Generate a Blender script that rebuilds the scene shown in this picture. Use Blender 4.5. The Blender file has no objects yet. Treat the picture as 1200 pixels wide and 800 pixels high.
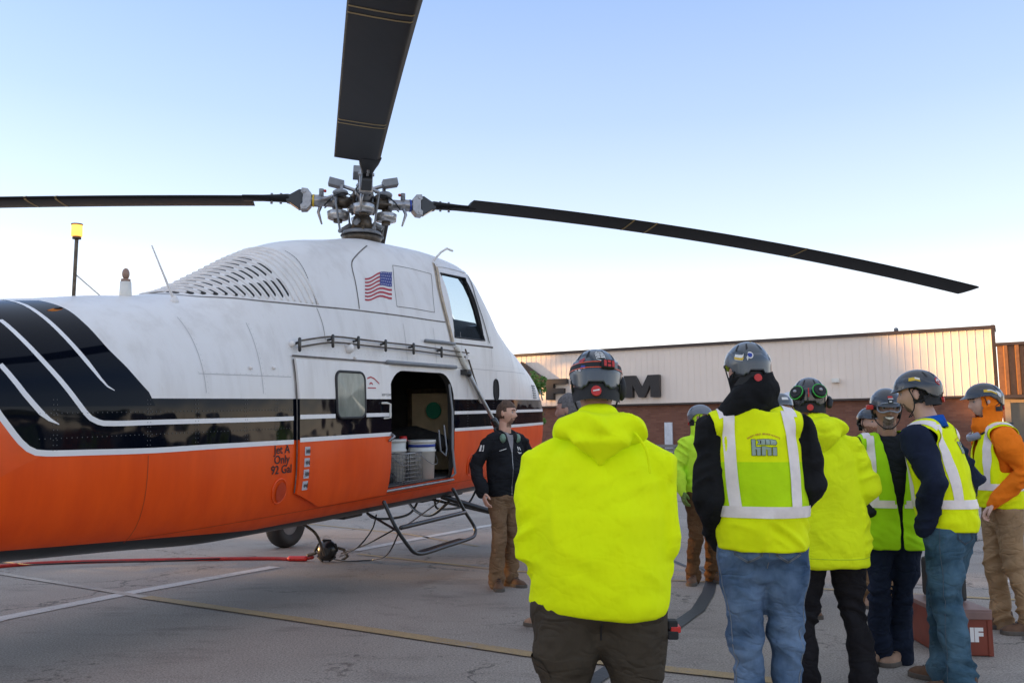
import bpy, bmesh, math, random
import numpy as np
from mathutils import Vector, Matrix
from mathutils.bvhtree import BVHTree

scene = bpy.context.scene
COL = scene.collection
R = math.radians

# ------------------------------------------------------------------ camera
CAM_H = 1.38
PITCH = math.atan(.12)
cam_d = bpy.data.cameras.new('camera'); cam = bpy.data.objects.new('camera', cam_d)
COL.objects.link(cam); scene.camera = cam
cam.location = (0, 0, CAM_H); cam.rotation_euler = (math.pi/2 + PITCH, 0, 0)
cam_d.sensor_width = 36; cam_d.lens = 30; cam_d.clip_start = .05; cam_d.clip_end = 3000

# ------------------------------------------------------------------ light
SUN_AZ = (-.986, .166); SUN_EL = R(2.8)
world = bpy.data.worlds.new('World'); scene.world = world; world.use_nodes = True
wn = world.node_tree; wn.nodes.clear()
sky = wn.nodes.new('ShaderNodeTexSky'); sky.sky_type = 'NISHITA'; sky.sun_disc = False
sky.sun_elevation = R(9.0); sky.sun_rotation = math.atan2(SUN_AZ[0], SUN_AZ[1])
sky.altitude = 200; sky.air_density = .9; sky.dust_density = .6; sky.ozone_density = 2.2
bg = wn.nodes.new('ShaderNodeBackground'); bg.inputs[1].default_value = .15
# thin morning veil: the whole horizon whitens evenly all the way round
tc = wn.nodes.new('ShaderNodeTexCoord'); sx = wn.nodes.new('ShaderNodeSeparateXYZ')
wn.links.new(tc.outputs['Generated'], sx.inputs[0])
ramp = wn.nodes.new('ShaderNodeValToRGB'); el = ramp.color_ramp.elements
el[0].position = 0.0; el[0].color = (7.6, 6.0, 4.7, 1)
el[1].position = 1.0; el[1].color = (1.75, 1.80, 1.95, 1)
for pos, c in ((.07, (4.9, 4.0, 3.3)), (.12, (3.0, 2.75, 2.6)), (.22, (1.85, 2.0, 2.3)), (.36, (1.18, 1.46, 2.08)), (.50, (.80, 1.13, 1.92)), (.62, (1.25, 1.5, 2.0))):
    e_ = el.new(pos); e_.color = (*c, 1)
wn.links.new(sx.outputs[2], ramp.inputs[0])
mixw = wn.nodes.new('ShaderNodeMixRGB'); mixw.blend_type = 'ADD'; mixw.inputs[0].default_value = .30
wn.links.new(ramp.outputs[0], mixw.inputs[1]); wn.links.new(sky.outputs[0], mixw.inputs[2])
wo = wn.nodes.new('ShaderNodeOutputWorld')
wn.links.new(mixw.outputs[0], bg.inputs[0]); wn.links.new(bg.outputs[0], wo.inputs[0])
sun_d = bpy.data.lights.new('sun', 'SUN'); sun_d.energy = 5.0; sun_d.angle = R(.5); sun_d.color = (1, .55, .20)
sun = bpy.data.objects.new('sun', sun_d); COL.objects.link(sun)
sd = Vector((SUN_AZ[0]*math.cos(SUN_EL), SUN_AZ[1]*math.cos(SUN_EL), math.sin(SUN_EL)))
sun.rotation_euler = sd.to_track_quat('Z', 'Y').to_euler(); sun.location = sd*50
scene.view_settings.view_transform = 'Standard'; scene.view_settings.look = 'None'
scene.view_settings.exposure = 1.42; scene.view_settings.gamma = 1
scene.cycles.max_bounces = 6; scene.cycles.use_denoising = True

# ------------------------------------------------------------------ pixel helper (photo pixel -> world)
CF = np.array([0, math.cos(PITCH), math.sin(PITCH)]); CU = np.array([0, -math.sin(PITCH), math.cos(PITCH)])
CC = np.array([0, 0, CAM_H])
def ray(x, y): return CF + np.array([(x-600)/1000, 0, 0]) + (400-y)/1000*CU
def G(x, y, z=0):
    d = ray(x, y); return CC + d*((z-CAM_H)/d[2])

# ------------------------------------------------------------------ materials
def _mat(name):
    m = bpy.data.materials.new(name); m.use_nodes = True
    return m, m.node_tree, m.node_tree.nodes['Principled BSDF']
def _noise(nt, scale, detail=4, rough=.55, coord='Object', stretch=None):
    t = nt.nodes.new('ShaderNodeTexCoord'); n = nt.nodes.new('ShaderNodeTexNoise')
    n.inputs['Scale'].default_value = scale; n.inputs['Detail'].default_value = detail; n.inputs['Roughness'].default_value = rough
    if stretch:
        mp = nt.nodes.new('ShaderNodeMapping'); mp.inputs['Scale'].default_value = stretch
        nt.links.new(t.outputs[coord], mp.inputs[0]); nt.links.new(mp.outputs[0], n.inputs[0])
    else: nt.links.new(t.outputs[coord], n.inputs[0])
    return n
def _ramp(nt, src, stops):
    r = nt.nodes.new('ShaderNodeValToRGB'); e = r.color_ramp.elements
    e[0].position, e[0].color = stops[0][0], (*stops[0][1], 1)
    e[1].position, e[1].color = stops[-1][0], (*stops[-1][1], 1)
    for p, c in stops[1:-1]:
        q = e.new(p); q.color = (*c, 1)
    nt.links.new(src, r.inputs[0]); return r
def _bump(nt, b, src, strength, dist):
    bp = nt.nodes.new('ShaderNodeBump'); bp.inputs['Strength'].default_value = strength; bp.inputs['Distance'].default_value = dist
    nt.links.new(src, bp.inputs['Height'])
    if b.inputs['Normal'].links: nt.links.new(b.inputs['Normal'].links[0].from_socket, bp.inputs['Normal'])
    nt.links.new(bp.outputs[0], b.inputs['Normal'])
MC = {}
def simple(name, col, rough=.5, metal=0, coat=0, var=.12, nscale=6, bump=0, bscale=40, spec=None, stretch=None):
    if name in MC: return MC[name]
    m, nt, b = _mat(name)
    c = np.array(col); n = _noise(nt, nscale, stretch=stretch)
    r = _ramp(nt, n.outputs[0], [(.3, tuple(np.clip(c*(1-var), 0, 1))), (.7, tuple(np.clip(c*(1+var), 0, 1)))])
    nt.links.new(r.outputs[0], b.inputs['Base Color'])
    b.inputs['Roughness'].default_value = rough; b.inputs['Metallic'].default_value = metal
    b.inputs['Coat Weight'].default_value = coat; b.inputs['Coat Roughness'].default_value = .08
    if spec is not None: b.inputs['Specular IOR Level'].default_value = spec
    if bump:
        n2 = _noise(nt, bscale, 3); _bump(nt, b, n2.outputs[0], bump, .01)
    MC[name] = m; return m
def fabric(name, col, var=.10, fold=.5, weave=260, sheen=.0, worn=None, crease=.5):
    if name in MC: return MC[name]
    m, nt, b = _mat(name); c = np.array(col)
    n = _noise(nt, 5, 5)
    c2 = np.clip(c*(1+var), 0, 1) if worn is None else np.array(worn)
    r = _ramp(nt, n.outputs[0], [(.35, tuple(c*(1-var))), (.68, tuple(c2))])
    nt.links.new(r.outputs[0], b.inputs['Base Color'])
    b.inputs['Roughness'].default_value = .9; b.inputs['Specular IOR Level'].default_value = .15
    b.inputs['Sheen Weight'].default_value = sheen
    n1 = _noise(nt, 13, 3, .5, stretch=(1, 1, .6)); _bump(nt, b, n1.outputs[0], fold, .018)
    n3 = _noise(nt, 5.5, 2.5, .5, stretch=(1, 1, 1.7)); n3.inputs['Distortion'].default_value = .6
    a1 = nt.nodes.new('ShaderNodeMath'); a1.operation = 'SUBTRACT'; a1.inputs[1].default_value = .5; nt.links.new(n3.outputs[0], a1.inputs[0])
    a2 = nt.nodes.new('ShaderNodeMath'); a2.operation = 'ABSOLUTE'; nt.links.new(a1.outputs[0], a2.inputs[0])
    a3 = nt.nodes.new('ShaderNodeMath'); a3.operation = 'MINIMUM'; a3.inputs[1].default_value = .09; nt.links.new(a2.outputs[0], a3.inputs[0])
    _bump(nt, b, a3.outputs[0], crease, .14)
    n2 = _noise(nt, weave, 2); _bump(nt, b, n2.outputs[0], .25, .002)
    MC[name] = m; return m

WHITE = (.80, .765, .735); ORANGE = (.86, .085, .004); BLACK = (.003, .0045, .009)
def hull_paint():
    m, nt, b = _mat('helicopter_paint')
    t = nt.nodes.new('ShaderNodeTexCoord'); s = nt.nodes.new('ShaderNodeSeparateXYZ'); nt.links.new(t.outputs['Object'], s.inputs[0])
    # dirt: faint vertical runs and blotches over the white
    n = _noise(nt, 2.2, 6, .6, stretch=(3, 3, .45)); n2 = _noise(nt, 9, 5, .6, stretch=(2.5, 1, .6))
    w = _ramp(nt, n.outputs[0], [(.3, (.72, .68, .645)), (.5, WHITE), (.7, (.82, .79, .765))])
    w2 = _ramp(nt, n2.outputs[0], [(.22, (.90, .87, .84)), (.36, (1, 1, 1))])
    mul = nt.nodes.new('ShaderNodeMixRGB'); mul.blend_type = 'MULTIPLY'; mul.inputs[0].default_value = .8
    nt.links.new(w.outputs[0], mul.inputs[1]); nt.links.new(w2.outputs[0], mul.inputs[2])
    o = _ramp(nt, n.outputs[0], [(.3, (.78, .068, .003)), (.7, (.90, .092, .004))])
    z = nt.nodes.new('ShaderNodeMapRange'); z.inputs['From Min'].default_value = 0; z.inputs['From Max'].default_value = 4
    nt.links.new(s.outputs[2], z.inputs[0])
    def step(zv, flip=False):
        r = nt.nodes.new('ShaderNodeMath'); r.operation = 'LESS_THAN' if flip else 'GREATER_THAN'
        nt.links.new(s.outputs[2], r.inputs[0]); r.inputs[1].default_value = zv; return r
    def mix(f, a, bb):
        x = nt.nodes.new('ShaderNodeMixRGB'); nt.links.new(f, x.inputs[0])
        for k, q in ((1, a), (2, bb)):
            if isinstance(q, tuple): x.inputs[k].default_value = (*q, 1)
            else: nt.links.new(q, x.inputs[k])
        return x.outputs[0]
    a = mix(step(BAND_LO).outputs[0], o.outputs[0], BLACK)
    a = mix(step(BAND_HI).outputs[0], a, mul.outputs[0])
    # belly black, rising towards the tail
    bl = nt.nodes.new('ShaderNodeMapRange'); bl.inputs['From Min'].default_value = -2.2; bl.inputs['From Max'].default_value = -4.5
    bl.inputs['To Min'].default_value = BELLY; bl.inputs['To Max'].default_value = BELLY+.175
    nt.links.new(s.outputs[0], bl.inputs[0])
    lt = nt.nodes.new('ShaderNodeMath'); lt.operation = 'LESS_THAN'; nt.links.new(s.outputs[2], lt.inputs[0]); nt.links.new(bl.outputs[0], lt.inputs[1])
    a = mix(lt.outputs[0], a, (.016, .016, .018))
    nt.links.new(a, b.inputs['Base Color'])
    g1 = step(BAND_LO); g2 = step(BAND_HI, True); gm = nt.nodes.new('ShaderNodeMath'); gm.operation = 'MULTIPLY'
    nt.links.new(g1.outputs[0], gm.inputs[0]); nt.links.new(g2.outputs[0], gm.inputs[1])
    ro = nt.nodes.new('ShaderNodeMapRange'); ro.inputs['To Min'].default_value = .34; ro.inputs['To Max'].default_value = .06
    nt.links.new(gm.outputs[0], ro.inputs[0]); nt.links.new(ro.outputs[0], b.inputs['Roughness'])
    n3 = _noise(nt, 2.3, 2); _bump(nt, b, n3.outputs[0], .5, .02)
    sp = nt.nodes.new('ShaderNodeMapRange'); sp.inputs['To Min'].default_value = .35; sp.inputs['To Max'].default_value = .16
    nt.links.new(gm.outputs[0], sp.inputs[0]); nt.links.new(sp.outputs[0], b.inputs['Specular IOR Level'])
    return m

def asphalt():
    m, nt, b = _mat('worn_asphalt')
    n = _noise(nt, .55, 7, .62); n2 = _noise(nt, 75, 5, .8); n3 = _noise(nt, 2.2, 7, .68, stretch=(.5, 1, 1))
    r = _ramp(nt, n.outputs[0], [(.3, (.27, .230, .196)), (.7, (.36, .312, .268))])
    r2 = _ramp(nt, n2.outputs[0], [(.36, (.42, .42, .43)), (.5, (1, 1, 1)), (.66, (1.6, 1.58, 1.55))])
    r3 = _ramp(nt, n3.outputs[0], [(.30, (.66, .65, .66)), (.46, (1, 1, 1))])
    x = nt.nodes.new('ShaderNodeMixRGB'); x.blend_type = 'MULTIPLY'; x.inputs[0].default_value = 1
    y = nt.nodes.new('ShaderNodeMixRGB'); y.blend_type = 'MULTIPLY'; y.inputs[0].default_value = 1
    nt.links.new(r.outputs[0], x.inputs[1]); nt.links.new(r2.outputs[0], x.inputs[2])
    nt.links.new(x.outputs[0], y.inputs[1]); nt.links.new(r3.outputs[0], y.inputs[2])
    # oil drips and old scuffs
    n4 = _noise(nt, 1.1, 3, .5, stretch=(1.4, .6, 1)); n5 = _noise(nt, 14, 4, .7); mm_ = nt.nodes.new('ShaderNodeMath'); mm_.operation = 'MULTIPLY'
    nt.links.new(n4.outputs[0], mm_.inputs[0]); nt.links.new(n5.outputs[0], mm_.inputs[1])
    r4 = _ramp(nt, mm_.outputs[0], [(.335, (1, 1, 1)), (.40, (.50, .49, .49))])
    z = nt.nodes.new('ShaderNodeMixRGB'); z.blend_type = 'MULTIPLY'; z.inputs[0].default_value = 1; nt.links.new(y.outputs[0], z.inputs[1]); nt.links.new(r4.outputs[0], z.inputs[2])
    # hairline cracks
    vo = nt.nodes.new('ShaderNodeTexVoronoi'); vo.feature = 'DISTANCE_TO_EDGE'; vo.inputs['Scale'].default_value = .42
    t6 = nt.nodes.new('ShaderNodeTexCoord'); n6 = _noise(nt, 1.5, 6, .7); ad6 = nt.nodes.new('ShaderNodeMixRGB'); ad6.blend_type = 'ADD'; ad6.inputs[0].default_value = .8
    nt.links.new(t6.outputs['Object'], ad6.inputs[1]); nt.links.new(n6.outputs['Color'], ad6.inputs[2]); nt.links.new(ad6.outputs[0], vo.inputs[0])
    n7 = _noise(nt, .35, 2); r7 = _ramp(nt, n7.outputs[0], [(.50, (0, 0, 0)), (.56, (1, 1, 1))])
    r6 = _ramp(nt, vo.outputs[0], [(.0035, (.38, .38, .38)), (.008, (1, 1, 1))])
    w6 = nt.nodes.new('ShaderNodeMixRGB'); w6.blend_type = 'MULTIPLY'; nt.links.new(r7.outputs[0], w6.inputs[0]); nt.links.new(z.outputs[0], w6.inputs[1]); nt.links.new(r6.outputs[0], w6.inputs[2])
    nt.links.new(w6.outputs[0], b.inputs['Base Color']); b.inputs['Roughness'].default_value = .85
    _bump(nt, b, n2.outputs[0], .8, .008); return m
def road_paint(name, col, wear=.5):
    m, nt, b = _mat(name)
    n = _noise(nt, 16, 9, .8); n2 = _noise(nt, 90, 4, .8); n3 = _noise(nt, .9, 3)
    ad = nt.nodes.new('ShaderNodeMath'); ad.operation = 'ADD'; nt.links.new(n.outputs[0], ad.inputs[0])
    ml = nt.nodes.new('ShaderNodeMath'); ml.operation = 'MULTIPLY'; ml.inputs[1].default_value = .8; nt.links.new(n3.outputs[0], ml.inputs[0])
    nt.links.new(ml.outputs[0], ad.inputs[1])
    r = _ramp(nt, ad.outputs[0], [(wear+.26, (.30, .255, .228)), (wear+.36, tuple(np.array(col)*.8)), (wear+.56, tuple(col))])
    r2 = _ramp(nt, n2.outputs[0], [(.34, (.6, .6, .6)), (.55, (1, 1, 1))])
    x = nt.nodes.new('ShaderNodeMixRGB'); x.blend_type = 'MULTIPLY'; x.inputs[0].default_value = 1
    nt.links.new(r.outputs[0], x.inputs[1]); nt.links.new(r2.outputs[0], x.inputs[2])
    nt.links.new(x.outputs[0], b.inputs['Base Color']); b.inputs['Roughness'].default_value = .8; return m
def brick_mat():
    m, nt, b = _mat('red_brown_brick')
    t = nt.nodes.new('ShaderNodeTexCoord'); br = nt.nodes.new('ShaderNodeTexBrick')
    mp = nt.nodes.new('ShaderNodeMapping'); mp.inputs['Rotation'].default_value = (math.pi/2, 0, 0)
    nt.links.new(t.outputs['Object'], mp.inputs[0]); nt.links.new(mp.outputs[0], br.inputs[0])
    br.inputs['Scale'].default_value = 1; br.inputs['Brick Width'].default_value = .30; br.inputs['Row Height'].default_value = .10
    br.inputs['Mortar Size'].default_value = .009
    br.inputs['Color1'].default_value = (.165, .066, .042, 1); br.inputs['Color2'].default_value = (.225, .098, .062, 1); br.inputs['Mortar'].default_value = (.16, .085, .065, 1)
    nt.links.new(br.outputs[0], b.inputs['Base Color']); b.inputs['Roughness'].default_value = .9; return m
def glass(name, col=(.9, .95, .97), rough=.02, mixf=.22):
    m, nt, b = _mat(name)
    tr = nt.nodes.new('ShaderNodeBsdfTransparent'); tr.inputs[0].default_value = (*col, 1)
    b.inputs['Base Color'].default_value = (.02, .025, .03, 1); b.inputs['Roughness'].default_value = rough; b.inputs['Specular IOR Level'].default_value = 1
    ms = nt.nodes.new('ShaderNodeMixShader'); fr = nt.nodes.new('ShaderNodeLayerWeight'); fr.inputs[0].default_value = .5; pw = nt.nodes.new('ShaderNodeMath'); pw.operation = 'POWER'; pw.inputs[1].default_value = 5; nt.links.new(fr.outputs['Facing'], pw.inputs[0])
    ad = nt.nodes.new('ShaderNodeMath'); ad.operation = 'MULTIPLY_ADD'; ad.inputs[1].default_value = .8; ad.inputs[2].default_value = mixf+.03; nt.links.new(pw.outputs[0], ad.inputs[0])
    nt.links.new(ad.outputs[0], ms.inputs[0]); nt.links.new(tr.outputs[0], ms.inputs[1]); nt.links.new(b.outputs[0], ms.inputs[2])
    nt.links.new(ms.outputs[0], nt.nodes['Material Output'].inputs[0]); return m
def glow(name, col, st):
    m, nt, b = _mat(name); b.inputs['Base Color'].default_value = (*col, 1)
    b.inputs['Emission Color'].default_value = (*col, 1); b.inputs['Emission Strength'].default_value = st; return m

# ------------------------------------------------------------------ mesh builder
class MB:
    def __init__(s): s.v = []; s.f = []; s.m = []; s.sm = []
    def add(s, vs, fs, mi=0, smooth=True):
        o = len(s.v); s.v += [tuple(map(float, q)) for q in vs]
        for f in fs: s.f.append([i+o for i in f]); s.m.append(mi); s.sm.append(smooth)
        return s
    def box(s, c, size, M=None, mi=0, taper=1):
        hx, hy, hz = [q/2 for q in size]; vs = []
        for z in (-hz, hz):
            k = taper if z > 0 else 1
            for x, y in ((-hx, -hy), (hx, -hy), (hx, hy), (-hx, hy)): vs.append(Vector((x*k, y*k, z)))
        if M is not None: vs = [M @ q for q in vs]
        vs = [q + Vector(c) for q in vs]
        return s.add(vs, [(0, 3, 2, 1), (4, 5, 6, 7), (0, 1, 5, 4), (1, 2, 6, 5), (2, 3, 7, 6), (3, 0, 4, 7)], mi, False)
    def tube(s, pts, r, seg=12, mi=0, cap='round', closed=False, up=None):
        pts = [Vector(p) for p in pts]; n = len(pts)
        rr = [r]*n if not isinstance(r, (list,)) else r
        rr = [(q, q) if not isinstance(q, tuple) else q for q in rr]
        T = []
        for i in range(n):
            if closed: d = pts[(i+1) % n] - pts[i-1]
            else: d = pts[min(i+1, n-1)] - pts[max(i-1, 0)]
            T.append(d.normalized() if d.length > 1e-9 else Vector((0, 0, 1)))
        upv = Vector(up) if up is not None else (Vector((1, 0, 0)) if abs(T[0].x) < .8 else Vector((0, 1, 0)))
        X = (upv - T[0]*upv.dot(T[0])).normalized()
        P = []; Q = []
        if cap == 'round' and not closed:
            for k in (80, 55, 28): P.append((0, -math.sin(R(k)), math.cos(R(k))))
        for i in range(n): P.append((i, 0, 1))
        if cap == 'round' and not closed:
            for k in (28, 55, 80): P.append((n-1, math.sin(R(k)), math.cos(R(k))))
        vs = []; last = 0
        for (i, off, sc) in P:
            if i != last:
                X = (X - T[i]*X.dot(T[i]))
                X = X.normalized() if X.length > 1e-6 else Vector((1, 0, 0)); last = i
            Y = T[i].cross(X); rx, ry = rr[i]; c = pts[i] + T[i]*off*min(rx, ry)
            for k in range(seg):
                a = 2*math.pi*k/seg; vs.append(c + X*math.cos(a)*rx*sc + Y*math.sin(a)*ry*sc)
        m = len(P); fs = []
        for i in range(m if closed else m-1):
            for k in range(seg):
                a = i*seg+k; b = i*seg+(k+1) % seg; j = ((i+1) % m)*seg
                fs.append((a, b, j+(k+1) % seg, j+k))
        s.add(vs, fs, mi)
        if not closed:
            o = len(s.v)-len(vs)
            s.f.append([o+k for k in range(seg)][::-1]); s.m.append(mi); s.sm.append(cap == 'round')
            s.f.append([o+(m-1)*seg+k for k in range(seg)]); s.m.append(mi); s.sm.append(cap == 'round')
        return s
    def cyl(s, a, b, r, seg=16, mi=0, r2=None):
        return s.tube([a, b], [r, r if r2 is None else r2], seg, mi, cap='flat')
    def sphere(s, c, r, nu=16, nv=10, M=None, mi=0):
        if not isinstance(r, (tuple, list)): r = (r, r, r)
        vs = []; fs = []
        for j in range(nv+1):
            t = math.pi*j/nv; t = min(max(t, .02), math.pi-.02)
            for i in range(nu):
                p = 2*math.pi*i/nu
                q = Vector((r[0]*math.sin(t)*math.cos(p), r[1]*math.sin(t)*math.sin(p), -r[2]*math.cos(t)))
                if M is not None: q = M @ q
                vs.append(q + Vector(c))
        for j in range(nv):
            for i in range(nu):
                fs.append((j*nu+i, j*nu+(i+1) % nu, (j+1)*nu+(i+1) % nu, (j+1)*nu+i))
        fs.append([i for i in range(nu)][::-1]); fs.append([nv*nu+i for i in range(nu)])
        return s.add(vs, fs, mi)
    def prism(s, poly, f, h, mi=0):
        """poly: 2D outline; f(u,v,w) maps to 3D; extruded w 0..h"""
        n = len(poly); vs = [f(u, v, 0) for u, v in poly] + [f(u, v, h) for u, v in poly]
        fs = [list(range(n))[::-1], [n+i for i in range(n)]] + [(i, (i+1) % n, n+(i+1) % n, n+i) for i in range(n)]
        return s.add(vs, fs, mi, False)
    def grid(s, pts, mi=0, smooth=True):
        n = len(pts); m = len(pts[0]); vs = [q for row in pts for q in row]
        return s.add(vs, [(i*m+j, i*m+j+1, (i+1)*m+j+1, (i+1)*m+j) for i in range(n-1) for j in range(m-1)], mi, smooth)
    def mesh(s, name, mats):
        me = bpy.data.meshes.new(name); me.from_pydata(s.v, [], s.f)
        for mt in mats: me.materials.append(mt)
        me.polygons.foreach_set('material_index', s.m); me.polygons.foreach_set('use_smooth', s.sm)
        bm = bmesh.new(); bm.from_mesh(me); bmesh.ops.recalc_face_normals(bm, faces=bm.faces); bm.to_mesh(me); bm.free()
        me.update(); return me
    def build(s, name, mats, parent=None, bevel=0, **k):
        if not isinstance(mats, (list, tuple)): mats = [mats]
        return link(name, s.mesh(name, mats), parent, bevel=bevel, **k)
def link(name, me, parent=None, bevel=0, label=None, cat=None, group=None, kind=None, loc=None, M=None):
    o = bpy.data.objects.new(name, me); COL.objects.link(o)
    if parent is not None: o.parent = parent
    if loc is not None: o.location = loc
    if M is not None: o.matrix_basis = M
    if bevel:
        b = o.modifiers.new('bevel', 'BEVEL'); b.width = bevel; b.segments = 2; b.limit_method = 'ANGLE'; b.angle_limit = R(40)
    tag(o, label, cat, group, kind); return o
def tag(o, label=None, cat=None, group=None, kind=None):
    if label: o['label'] = label
    if cat: o['category'] = cat
    if group: o['group'] = group
    if kind: o['kind'] = kind
def thing(name, label, cat, loc=(0, 0, 0), rz=0, group=None, M=None):
    o = bpy.data.objects.new(name, None); COL.objects.link(o); o.location = loc; o.rotation_euler = (0, 0, rz)
    if M is not None: o.matrix_basis = M
    o.empty_display_size = .2; tag(o, label, cat, group); return o
def setting(o, kind='structure'): o['kind'] = kind; return o

# vectorised value noise
def vnoise(P, seed=0):
    P = np.asarray(P); I = np.floor(P).astype(np.int64); F = P - I; F = F*F*(3-2*F)
    def h(x, y, z):
        n = (x*374761393 + y*668265263 + z*2147483647 + seed*974634777) & 0xffffffff
        n = ((n ^ (n >> 13))*1274126177) & 0xffffffff
        return ((n ^ (n >> 16)) & 0xffff)/32768.0 - 1
    r = 0
    for dx in (0, 1):
        for dy in (0, 1):
            for dz in (0, 1):
                w = (F[:, 0] if dx else 1-F[:, 0])*(F[:, 1] if dy else 1-F[:, 1])*(F[:, 2] if dz else 1-F[:, 2])
                r = r + w*h(I[:, 0]+dx, I[:, 1]+dy, I[:, 2]+dz)
    return r
def hermite(xs, ys):
    xs = np.array(xs, float); ys = np.array(ys, float); n = len(xs)
    d = np.diff(ys)/np.diff(xs); t = np.zeros(n); t[0] = d[0]; t[-1] = d[-1]
    for i in range(1, n-1):
        t[i] = 0 if d[i-1]*d[i] <= 0 else 2*d[i-1]*d[i]/(d[i-1]+d[i])
    def f(x):
        x = min(max(x, xs[0]), xs[-1]); i = min(np.searchsorted(xs, x, 'right')-1, n-2); i = max(i, 0)
        h = xs[i+1]-xs[i]; u = (x-xs[i])/h
        return ((2*u**3-3*u*u+1)*ys[i] + (u**3-2*u*u+u)*h*t[i] + (-2*u**3+3*u*u)*ys[i+1] + (u**3-u*u)*h*t[i+1])
    return f
def text_mesh(body, size, bold=0, align='CENTER', extrude=0):
    c = bpy.data.curves.new('lettering', 'FONT'); c.body = body; c.size = size; c.align_x = align; c.align_y = 'CENTER'
    c.offset = bold; c.extrude = extrude; c.space_line = .85; c.resolution_u = 3
    o = bpy.data.objects.new('lettering', c); COL.objects.link(o)
    dg = bpy.context.evaluated_depsgraph_get(); me = bpy.data.meshes.new_from_object(o.evaluated_get(dg))
    bpy.data.objects.remove(o); bpy.data.curves.remove(c); return me

# ------------------------------------------------------------------ common materials
BAND_LO, BAND_HI, BELLY = 1.50, 1.84, .80
M = {}
M['hull'] = hull_paint()
M['white'] = simple('white_paint', WHITE, .35, coat=.3, var=.05)
M['orange'] = simple('orange_paint', ORANGE, .35, coat=.3, var=.08)
M['gloss_black'] = simple('gloss_black_paint', BLACK, .06, spec=.13, var=.1)
M['stripe'] = simple('stripe_white', (.8, .78, .77), .35, var=.03)
M['seam'] = simple('seam_grime', (.16, .14, .125), .8, var=.4, nscale=14)
M['dark'] = simple('dark_cavity', (.012, .012, .012), .8)
M['rubber'] = simple('black_rubber', (.018, .018, .019), .6)
M['blackmetal'] = simple('black_metal', (.015, .016, .018), .32, coat=.3)
M['blade'] = simple('blade_black', (.007, .007, .008), .5, spec=.25, var=.25, nscale=3, stretch=(.4, 6, 1))
M['steel'] = simple('dull_steel', (.34, .335, .34), .36, metal=.85, var=.2, nscale=18)
M['greymetal'] = simple('grey_paint_metal', (.22, .23, .245), .45, var=.15)
M['bronze'] = simple('oily_bronze', (.11, .085, .06), .45, metal=.5, var=.4, nscale=22)
M['red'] = simple('red_plastic', (.55, .02, .015), .4)
M['yellow'] = simple('yellow_paint', (.75, .50, .03), .5)
M['yellowline'] = simple('faded_line', (.42, .30, .12), .6)
M['blue'] = simple('blue_paint', (.02, .05, .30), .5)
M['flagred'] = simple('flag_red', (.42, .03, .04), .5); M['flagblue'] = simple('flag_blue', (.035, .045, .22), .5)
M['print'] = simple('dark_print', (.02, .018, .018), .6)
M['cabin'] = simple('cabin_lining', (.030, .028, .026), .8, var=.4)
M['quilt'] = simple('tan_quilted_lining', (.50, .41, .27), .85, var=.15, bump=.4, bscale=14)
M['cockglass'] = glass('cockpit_glass', (.80, .88, .92), .02, .05)
M['winglass'] = glass('cabin_window_glass', (.45, .52, .47), .03, .35)
M['bucket'] = simple('white_plastic', (.72, .70, .64), .4, var=.06)
M['amber'] = glow('amber_lamp', (1, .36, .07), .95)
M['lime'] = fabric('lime_fleece', (.84, 1.0, .004), .03, .6, crease=.13)
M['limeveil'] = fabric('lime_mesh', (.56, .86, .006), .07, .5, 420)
M['limebright'] = fabric('lime_vest', (.88, 1.0, .004), .03, .5)

# ================================================================== SETTING
def ribbon(name, pix, width, z, mat, world_pts=None, **k):
    pts = [Vector(G(*p)) for p in pix] if world_pts is None else [Vector((*p, 0)) for p in world_pts]
    pts = [Vector((p.x, p.y, 0)) for p in pts]; dense = []
    for i in range(len(pts)-1):
        n = max(1, int((pts[i+1]-pts[i]).length/.25))
        for j in range(n): dense.append(pts[i].lerp(pts[i+1], j/n))
    dense.append(pts[-1]); rows = []; rr = random.Random(len(name)+int(width*1000))
    for i, p in enumerate(dense):
        d = (dense[min(i+1, len(dense)-1)] - dense[max(i-1, 0)]).normalized(); nrm = Vector((-d.y, d.x, 0))
        w = width*(1+rr.uniform(-.04, .04))/2
        rows.append([(p.x+nrm.x*w, p.y+nrm.y*w, z), (p.x-nrm.x*w, p.y-nrm.y*w, z)])
    mb = MB(); mb.grid(rows, 0, False); o = mb.build(name, mat); o['kind'] = 'structure'; return o
g = MB(); N = 40
xs = [-900, -300, -120, -60] + [-40+2.5*i for i in range(33)] + [60, 120, 300, 900]
ys = [-900, -300, -100, -40, -20] + [-10+2.5*i for i in range(30)] + [75, 100, 200, 400, 900]
g.grid([[(x, y, 0) for y in ys] for x in xs], 0, False)
g.build('parking_lot_ground', asphalt(), kind='structure')
M['wline'] = road_paint('worn_white_line', (.60, .57, .53), .42); M['yline'] = road_paint('worn_tan_line', (.46, .32, .16), .44)
M['tar'] = simple('tar_sealant', (.013, .013, .014), .55, var=.3, nscale=20, bump=.3)
M['crack'] = simple('crack_dark', (.03, .03, .03), .9)
ribbon('painted_bay_line', [(415, 645), (490, 631), (565, 617), (700, 595)], .17, .005, M['wline'])
ribbon('painted_bay_line', [(-260, 797), (0, 725), (150, 695), (322, 664)], .17, .005, M['wline'])
ribbon('faded_lane_line', [(-120, 650), (0, 672), (130, 693), (180, 702)], .09, .007, road_paint('faded_white_line', (.46, .40, .34), .50))
ribbon('painted_lane_line', [(170, 700), (280, 716), (450, 741), (620, 767), (860, 793), (1100, 820)], .13, .009, M['yline'])
ribbon('faint_lane_line', [(420, 649), (600, 669), (830, 682), (1100, 698), (1300, 708)], .09, .005, M['yline'])
ribbon('faint_bay_line', [(230, 600), (480, 626), (560, 640)], .08, .005, M['yline'])
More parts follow.
